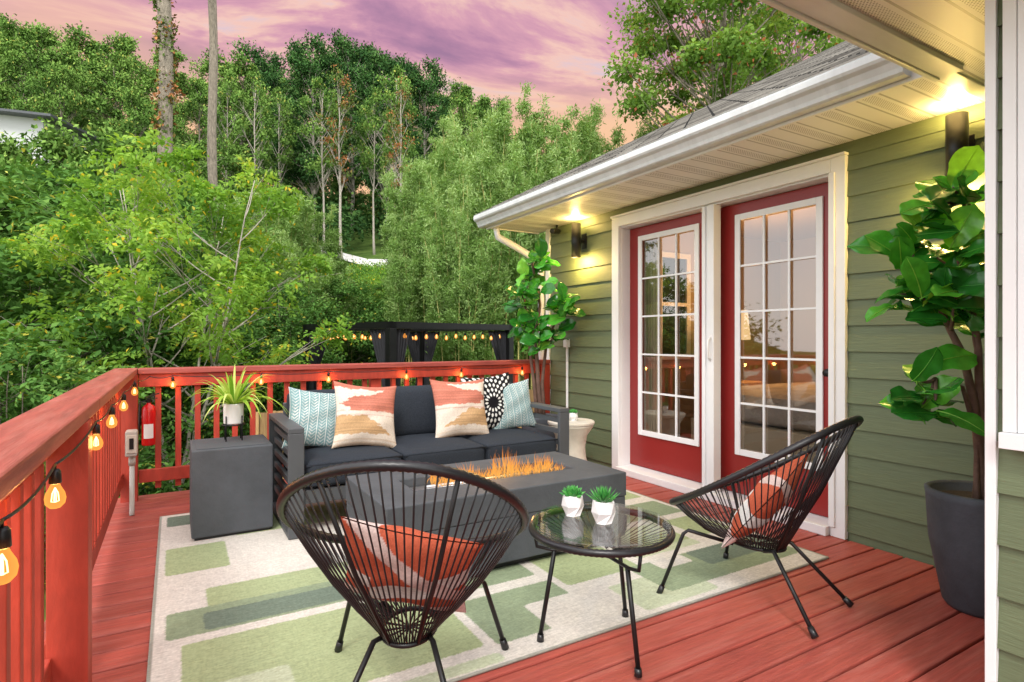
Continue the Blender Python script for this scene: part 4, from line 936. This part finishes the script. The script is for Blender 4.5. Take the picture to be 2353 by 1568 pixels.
for i in range(76):
    a = rd.uniform(0, 6.28); L = rd.uniform(0.18, 0.40); el = rd.uniform(0.30, 1.3); q.tint = rd.random(); k = 8; w = rd.uniform(0.006, 0.011); pts = []
    for j in range(k+1):
        t = j/k; h_ = L*t*math.cos(el); z = L*t*math.sin(el)-L*0.65*math.cos(el)*t*t*t; pts.append(Vector((math.cos(a)*(h_+0.01), math.sin(a)*(h_+0.01), 0.11+z)))
    sd_ = Vector((-math.sin(a), math.cos(a), 0)); vs = []
    for j, p in enumerate(pts):
        ww = w*math.sin(PI*min(1, 0.25+0.75*j/k))+0.0005; vs += [p+sd_*ww+Vector((0, 0, ww*0.4)), p, p-sd_*ww+Vector((0, 0, ww*0.4))]
    q.add(vs, [(3*j, 3*j+1, 3*j+4, 3*j+3) for j in range(k)]+[(3*j+1, 3*j+2, 3*j+5, 3*j+4) for j in range(k)])
q.build('leaves', M['lf_spider'], pl)

stl = thing('garden_stool', 'round cream concrete stool between the sofa and the green wall', 'stool', (2.86, 3.90, 0))
q = MB(); q.lathe([(0.0, 0), (0.15, 0), (0.155, 0.02), (0.125, 0.15), (0.118, 0.23), (0.135, 0.33), (0.185, 0.405), (0.19, 0.42)]); q.build('stool_base', M['cream'], stl, smooth=True)
q = MB(); q.lathe([(0.0, 0.4205), (0.19, 0.4205), (0.196, 0.427), (0.196, 0.442), (0.19, 0.448), (0.0, 0.448)], seg=48); q.build('stool_top', M['cream'], stl)
succulent('potted_succulent', 'tiny succulent in a white pot on the round cream stool', (2.87, 3.88, 0.4485), 0.95, False)

# ------------------------------------------------------------------ figs
def figleaf(mb, base, d, up, L, tint, cup, rd):
    d = d.normalized(); side = d.cross(up).normalized(); up = side.cross(d).normalized(); nl, nw = 11, 6; vs = []; ph = rd.uniform(0, 6); bend = rd.uniform(0.05, 0.4)
    for i in range(nl+1):
        t = i/nl; w = L*0.37*(math.sin(PI*min(0.97, 0.05+t*0.92))**0.5)*(0.70+0.45*t)
        if i == 0: w = 0.006
        if i == nl: w *= 0.55
        if 0.2 < t < 0.45: w *= 0.90
        c = base+d*L*(0.08+t)-up*L*bend*t*t
        for j in range(-nw//2, nw//2+1):
            s = j/(nw/2); ww = w*s
            vs.append(c+side*ww+up*(abs(s)**1.3*w*cup+0.032*L*math.sin(t*13+ph+s*2)*abs(s))-d*(L*0.05*s*s*t))
    k = nw+1; fs = [(i*k+j, i*k+j+1, (i+1)*k+j+1, (i+1)*k+j) for i in range(nl) for j in range(nw)]
    mb.tint = tint; mb.add(vs, fs); mb.tint = min(1, tint+0.4)
    rib = [base+d*L*(0.08+t)-up*(L*bend*t*t-0.0018) for t in (0, .2, .4, .6, .8, .97)]; mb.tube([base]+rib, [0.003, 0.0028, .0025, .002, .0016, .0012, .0006], 4)
def fig(label, loc, potprof, stems, clusters, nper, L, seed):
    r_ = thing('fiddle_leaf_fig', label, 'potted plant', loc); rd = random.Random(seed)
    q = MB(); q.lathe(potprof, seg=48); q.build('pot', M['pot'], r_, smooth=True)
    top = max(z for _, z in potprof); q = MB(); q.lathe([(0.0, top-0.04), (potprof[-2][0]*0.98, top-0.045)], seg=32); q.build('soil', M['soil'], r_)
    q = MB()
    for pts, r0 in stems:
        P = [Vector(p) for p in pts]; out_ = []
        for i in range(len(P)-1):
            for t in (0, .5): out_.append(P[i].lerp(P[i+1], t)+Vector((rd.uniform(-.006, .006), rd.uniform(-.006, .006), 0)))
        out_.append(P[-1]); q.tube(out_, [r0*(1-0.6*i/len(out_)) for i in range(len(out_))], 8)
    lv = MB(); allp = [Vector(p) for pts, _ in stems for p in pts]
    for c in clusters:
        c = Vector(c[:3]); near = min(allp, key=lambda p: (p-c).length+0.6*max(0, p.z-c.z)); q.tube(quad_curve(near, c, (0, 0, -0.03), 4), [0.009, .008, .007, .006, .004], 6)
        for i in range(nper):
            a = i*2.4+rd.uniform(-.4, .4); el = rd.uniform(-0.25, 1.1); d = Vector((math.cos(a)*math.cos(el), math.sin(a)*math.cos(el), math.sin(el)))
            bp = c+Vector((rd.uniform(-.02, .02), rd.uniform(-.02, .02), rd.uniform(-.09, .05)))
            # blades turn their upper faces towards the camera, so few show edge-on
            up = Vector((-0.55, -0.40, 0.60))+Vector((rd.uniform(-.45, .45), rd.uniform(-.45, .45), rd.uniform(-.2, .3)))
            figleaf(lv, bp, d, up, L*rd.uniform(0.62, 1.12), min(1, rd.uniform(0.0, 0.8)+(0.2 if el > 0.7 else 0)), rd.uniform(0.1, 0.4), rd)
    q.build('stem', M['stem'], r_, smooth=True); lv.build('leaves', M['lf_fig'], r_, smooth=True)
    return r_
o1 = Vector((2.93, 4.47, 0))
P1 = lambda px, py, d=5.3: tuple(pt(px, py, d)-o1)
fig('fiddle leaf fig standing in the corner between the back railing and the house', tuple(o1), [(0, 0), (0.13, 0), (0.15, 0.02), (0.185, 0.40), (0.185, 0.42), (0.165, 0.42), (0.165, 0.37)],
    [([(0, 0, .35), P1(1237, 880), P1(1232, 800), P1(1240, 700), P1(1222, 600)], 0.024), ([(0.03, 0, .35), P1(1247, 880), P1(1256, 790), P1(1285, 710)], 0.020), ([(-0.03, 0.02, .35), P1(1228, 880), P1(1215, 780), P1(1205, 690)], 0.019)],
    [P1(1245, 590), P1(1232, 620), P1(1212, 655), P1(1203, 700), P1(1240, 665, 5.15), P1(1280, 700), P1(1295, 725, 5.2), P1(1203, 755), P1(1235, 740, 5.15), P1(1275, 770), P1(1215, 785), P1(1298, 695, 5.1), P1(1240, 785, 5.2), P1(1198, 672, 5.1)], 8, 0.175, 61)
o2 = Vector((2.92, 1.09, 0))
P2 = lambda px, py, d=2.4: tuple(pt(px, py, d)-o2)
fig('large fiddle leaf fig in a tall slate pot beside the white corner post', tuple(o2), [(0, 0), (0.115, 0), (0.13, 0.02), (0.178, 0.28), (0.188, 0.46), (0.192, 0.49), (0.18, 0.495), (0.17, 0.485), (0.168, 0.42)],
    [([(0, 0, .40), P2(2250, 1000), P2(2228, 860), P2(2185, 760), P2(2150, 680)], 0.022), ([(0.02, 0.02, .40), P2(2256, 980), P2(2245, 800), P2(2222, 620), P2(2215, 450)], 0.020), ([(-0.02, 0, .40), P2(2246, 1010), P2(2212, 890), P2(2150, 870)], 0.013)],
    [P2(2190, 430, 2.38), P2(2230, 470), P2(2140, 470, 2.42), P2(2110, 510, 2.42), P2(2190, 530, 2.32), P2(2090, 570, 2.4), P2(2150, 590, 2.45), P2(2065, 600, 2.42), P2(2200, 600, 2.3), P2(2060, 670, 2.42), P2(2110, 680, 2.32), P2(2160, 690, 2.4), P2(2205, 680, 2.25), P2(2240, 600, 2.35), P2(2235, 760, 2.4), P2(2110, 870, 2.38), P2(2150, 920, 2.34), P2(2120, 930, 2.42), P2(2190, 710, 2.3)], 6, 0.175, 62)

# ------------------------------------------------------------------ string lights
mB, nt, out = newmat('amber_bulb'); e = nt.nodes.new('ShaderNodeEmission'); e.inputs[0].default_value = (1, .36, .06, 1); e.inputs[1].default_value = 1.5
lw = nt.nodes.new('ShaderNodeLayerWeight'); lw.inputs[0].default_value = 0.35; tr_ = nt.nodes.new('ShaderNodeBsdfTransparent'); mx = nt.nodes.new('ShaderNodeMixShader')
nt.links.new(mth(nt, 'ADD', mth(nt, 'MULTIPLY', lw.outputs[1], 0.4), 0.42), mx.inputs[0]); nt.links.new(tr_.outputs[0], mx.inputs[1]); nt.links.new(e.outputs[0], mx.inputs[2]); nt.links.new(mx.outputs[0], out.inputs[0]); BG = mB
def bulb(parent, p, s=1.0, drop=0.03, light=0.0):
    p = Vector(p); q = MB(); q.tube([p, p-Vector((0, 0, drop))], 0.003*s, 5)
    q.lathe([(0.0, -drop), (0.008*s, -drop), (0.012*s, -drop-0.006*s), (0.0135*s, -drop-0.034*s), (0.011*s, -drop-0.036*s), (0, -drop-0.036*s)], c=tuple(p), seg=14)
    so_ = q.build('socket', M['black'], parent, smooth=True, world=True)
    z = -drop-0.036*s; q = MB(); q.lathe([(0.009*s, z), (0.012*s, z-0.008*s), (0.020*s, z-0.024*s), (0.0225*s, z-0.036*s), (0.020*s, z-0.050*s), (0.011*s, z-0.060*s), (0.0, z-0.063*s)], c=tuple(p), seg=18)
    q.build('bulb', BG, so_, smooth=True, world=True)
    q = MB()
    for a in range(4):
        ca, sa = math.cos(a*PI/2+.4), math.sin(a*PI/2+.4); q.tube([p+Vector((0, 0, z-0.010*s)), p+Vector((0.006*s*ca, 0.006*s*sa, z-0.024*s)), p+Vector((0.008*s*ca, 0.008*s*sa, z-0.044*s)), p+Vector((0, 0, z-0.046*s))], 0.0014*s, 5)
    q.build('filament', M['fila'], so_, world=True)
    if light: plight(tuple(p+Vector((0.0, 0, z-0.03*s))), light, (1, 0.42, 0.10), 0.02, 'bulb_light')
sg_ = thing('string_lights', 'black cord of warm amber bulbs hung along the deck railing', 'string lights', (-0.22, 4.7, 0.87))
pts = [(-0.215, 0.55, .868), (-0.215, 1.09, .868), (-0.215, 1.52, .868), (-0.215, 2.25, .868), (-0.215, 2.78, .868), (-0.215, 3.40, .868), (-0.215, 4.30, .868), (-0.15, 4.78, .868)]
bx = []
for px in (397, 600, 755, 934, 1060, 1200):
    xc = (px-1176.5)/FPX; ratio = (FW[0]+xc*RT[0])/(FW[1]+xc*RT[1]); bx.append((4.775*ratio, 4.775, .868))
allp = pts+bx; q = MB()
for a, b in zip(allp[:-1], allp[1:]):
    A, B = Vector(a), Vector(b); q.tube(quad_curve(A, B, (0, 0, -0.03), 8), 0.003, 5)
q.build('cord', M['cord'], sg_, smooth=True, world=True)
for i, p in enumerate(allp):
    if i in (0, 7): continue
    bulb(sg_, p, 0.84, 0.010, 2.2 if i < 7 else 1.3)

ex = thing('fire_extinguisher', 'red fire extinguisher hung on the back railing near the corner', 'fire extinguisher', (-0.155, 4.75, 0.39))
q = MB(); q.lathe([(0.0, 0), (0.04, 0.0), (0.043, 0.01), (0.043, 0.24), (0.036, 0.27), (0.015, 0.285), (0.012, 0.30), (0, 0.30)], seg=24); q.build('cylinder', M['extred'], ex, smooth=True)
q = MB(); q.tube([(0, 0, 0.295), (0, 0, 0.325)], 0.014, 10); q.obox((0.02, 0, 0.345), 0.09, 0.014, 0.008, (0, -0.3, 0)); q.obox((0.02, 0, 0.325), 0.07, 0.014, 0.006); q.build('valve_handle', M['black'], ex)
q = MB(); q.tube([(-0.012, 0, 0.31), (-0.05, -0.01, 0.30), (-0.055, -0.015, 0.15), (-0.052, -0.015, 0.08)], 0.007, 8); q.build('hose', M['black'], ex, smooth=True)
q = MB(); vs = []
for i in range(9):
    a = -PI/2-0.7+1.4*i/8; vs += [(0.0438*math.cos(a), 0.0438*math.sin(a), 0.05), (0.0438*math.cos(a), 0.0438*math.sin(a), 0.15)]
q.add(vs, [(2*i, 2*i+2, 2*i+3, 2*i+1) for i in range(8)]); q.build('label_sticker', M['white'], ex)
ob_ = thing('outlet_box', 'grey weatherproof outlet box on a conduit beside the corner post', 'outlet', (-0.235, 4.42, 0))
q = MB(); q.box(-0.035, -0.05, 0.38, 0.03, 0.05, 0.545); q.build('box_body', M['grey'], ob_, bevel=0.012, seg=3)
q = MB(); q.box(-0.03, -0.056, 0.405, 0.028, -0.0505, 0.52); q.build('cover', M['cream'], ob_, bevel=0.004)
q = MB(); q.box(-0.012, -0.059, 0.43, 0.012, -0.0565, 0.50); q.build('receptacle', M['black'], ob_, bevel=0.002)
q = MB(); q.tube([(0, 0, 0.38), (0, 0, 0.03), (0.0, -0.01, 0.0)], 0.015, 10); q.tube([(0, 0, 0.37), (0, 0, 0.32)], 0.02, 10); q.build('conduit', M['grey'], ob_, smooth=True)

# ------------------------------------------------------------------ gazebo
gzz = -1.15; GN = pt(898, 779, 8.6); ang = math.radians(17); U = Vector((math.cos(ang), math.sin(ang), 0)); Vv = Vector((-math.sin(ang), math.cos(ang), 0))
TZ = H+0.25
gb_ = thing('gazebo', 'black metal gazebo with drawn curtains beyond the back railing', 'gazebo', (GN.x, GN.y, gzz)); GN = Vector((GN.x, GN.y, 0))
LU, LV = 2.6, 2.5
crn = [GN, GN+U*LU, GN+U*LU+Vv*LV, GN+Vv*LV]
for c in crn:
    q = MB(); q.obox((c.x, c.y, (gzz+TZ)/2-0.04), 0.12, 0.12, TZ-gzz-0.1, (0, 0, ang)); q.build('post', M['black'], gb_, world=True, bevel=0.004)
for i in range(4):
    a, b = crn[i], crn[(i+1) % 4]; m_ = (a+b)/2; q = MB(); q.obox((m_.x, m_.y, TZ-0.04), (b-a).length+0.12, 0.12, 0.10, (0, 0, math.atan2((b-a).y, (b-a).x))); q.build('beam', M['black'], gb_, world=True)
q = MB()
for k in range(1, 8):
    c = GN+U*LU*k/8+Vv*LV/2; q.obox((c.x, c.y, TZ-0.05), 0.04, LV, 0.05, (0, 0, ang))
q.build('roof_slats', M['black'], gb_, world=True)
def gcurt(c, du, wtop):
    V = []; F = []; nz, nw = 8, 18
    for j in range(nz+1):
        t = j/nz; z = TZ-0.1-(TZ-0.1-gzz)*t; w = wtop*(1-0.8*min(1, t/0.35)) if t < 0.35 else wtop*(0.2+0.3*(t-.35)/.65)
        for i in range(nw+1):
            s = i/nw; p = c+du*(0.08+w*s)+du.cross(Vector((0, 0, 1)))*0.03*math.sin(i*1.7); V.append((p.x, p.y, z))
    for j in range(nz):
        for i in range(nw): F.append((j*(nw+1)+i, j*(nw+1)+i+1, (j+1)*(nw+1)+i+1, (j+1)*(nw+1)+i))
    q = MB(); q.add(V, F); q.build('curtain', M['blackfab'], gb_, world=True, smooth=True)
for c, du, w in ((crn[0], U, .30), (crn[0], Vv, .45), (crn[1], -U, .30), (crn[1], Vv, .45), (crn[3], -Vv, .4), (crn[3], U, .4), (crn[2], -U, .45), (crn[2], -Vv, .45)): gcurt(c, du, w)
gs = thing('string_lights', 'amber festoon bulbs hung under the gazebo beams', 'string lights', (GN.x, GN.y, TZ-0.12)); q = MB()
for a, b, n_ in ((crn[0], crn[1], 11), (crn[0], crn[3], 9), (crn[3], crn[2], 10)):
    a, b = a+(b-a)*0.06, a+(b-a)*0.94; prev = None
    for k in range(n_):
        p = a.lerp(b, (k+0.5)/n_); p.z = TZ-0.10-0.03*math.sin(k*1.9)**2; bulb(gs, p, 1.25, 0.02)
        if prev: q.tube(quad_curve(prev, p, (0, 0, -0.04), 3), 0.005, 4)
        prev = p.copy()
q.build('cord', M['cord'], gs, world=True)
wf_ = thing('wood_fence', 'low yellowish wood board fence beyond the back railing', 'fence', (2.5, 7.2, -1.15))
q = MB(); rd = random.Random(2)
for i in range(60):
    q.tint = rd.random(); x = 0.75+i*0.095; q.box(x, 7.2+0.02*i, -1.15, x+0.088, 7.22+0.02*i, 0.28+rd.uniform(-.01, .01))
q.build('boards', M['wood'], wf_, world=True)
q = MB(); q.obox((3.6, 7.85, 0.1), 5.8, 0.04, 0.09, (0, 0, math.atan(0.02/0.095))); q.build('fence_rail', M['wood'], wf_, world=True)

# ------------------------------------------------------------------ world + sun
w = bpy.data.worlds.new('World'); sc.world = w; w.use_nodes = True; nt = w.node_tree; nt.nodes.clear()
out = nt.nodes.new('ShaderNodeOutputWorld'); bg = nt.nodes.new('ShaderNodeBackground'); nt.links.new(bg.outputs[0], out.inputs[0])
tc = nt.nodes.new('ShaderNodeTexCoord'); sx = nt.nodes.new('ShaderNodeSeparateXYZ'); nt.links.new(tc.outputs['Generated'], sx.inputs[0])
zc = mth(nt, 'ADD', mth(nt, 'MAXIMUM', sx.outputs[2], 0.0), 0.12)
cb = nt.nodes.new('ShaderNodeCombineXYZ'); nt.links.new(mth(nt, 'DIVIDE', sx.outputs[0], zc), cb.inputs[0]); nt.links.new(mth(nt, 'DIVIDE', sx.outputs[1], zc), cb.inputs[1])
mp = nt.nodes.new('ShaderNodeMapping'); mp.inputs['Rotation'].default_value = (0, 0, 0.45); mp.inputs['Scale'].default_value = (1.0, 1.6, 1); mp.inputs['Location'].default_value = (2.3, 0.9, 0); nt.links.new(cb.outputs[0], mp.inputs[0])
n1 = noise(nt, 1.7, mp.outputs[0], 8, 0.60, 0.5); n2 = noise(nt, 0.9, mp.outputs[0], 3, 0.5, 0.3)
grad = ramp(nt, sx.outputs[2], [(0.20, S(255, 200, 146)), (0.38, S(252, 206, 168)), (0.45, S(238, 184, 178)), (0.56, S(198, 194, 220))])
cl = ramp(nt, n1, [(0.34, S(160, 122, 158)), (0.43, S(188, 138, 170)), (0.50, S(218, 162, 182)), (0.56, S(246, 202, 190)), (0.66, S(208, 202, 226))])
mk = ramp(nt, n2, [(0.36, (0.35,)*3+(1,)), (0.50, (1.0,)*3+(1,))])
zf = ramp(nt, sx.outputs[2], [(0.34, (0.12,)*3+(1,)), (0.43, (0.95,)*3+(1,))])
sun_c = mixc(nt, mth(nt, 'MULTIPLY', mk, zf), grad, cl)
dp = nt.nodes.new('ShaderNodeVectorMath'); dp.operation = 'DOT_PRODUCT'; nt.links.new(tc.outputs['Generated'], dp.inputs[0]); dp.inputs[1].default_value = (math.sin(0.45)*0.92, math.cos(0.45)*0.92, 0.38)
fac = ramp(nt, dp.outputs['Value'], [(0.50, (0, 0, 0, 1)), (0.74, (1, 1, 1, 1))])
sky = nt.nodes.new('ShaderNodeTexSky'); sky.sky_type = 'NISHITA'; sky.sun_disc = False; sky.sun_elevation = math.radians(48); sky.sun_rotation = math.radians(215)
skm = mixc(nt, 1.0, sky.outputs[0], (0.06, 0.06, 0.06, 1), 'MULTIPLY'); neu = mixc(nt, 1.0, skm, (2.1, 2.05, 2.0, 1), 'ADD')
nt.links.new(mixc(nt, fac, neu, sun_c), bg.inputs[0]); bg.inputs[1].default_value = 1.0
sl = bpy.data.lights.new('sun', 'SUN'); sl.energy = 2.3; sl.angle = math.radians(14); sl.color = (1, 0.96, 0.90)
so_ = bpy.data.objects.new('sun', sl); COL.objects.link(so_)
dv = Vector((math.sin(math.radians(215))*math.cos(math.radians(48)), math.cos(math.radians(215))*math.cos(math.radians(48)), math.sin(math.radians(48))))
so_.rotation_euler = dv.to_track_quat('Z', 'Y').to_euler()
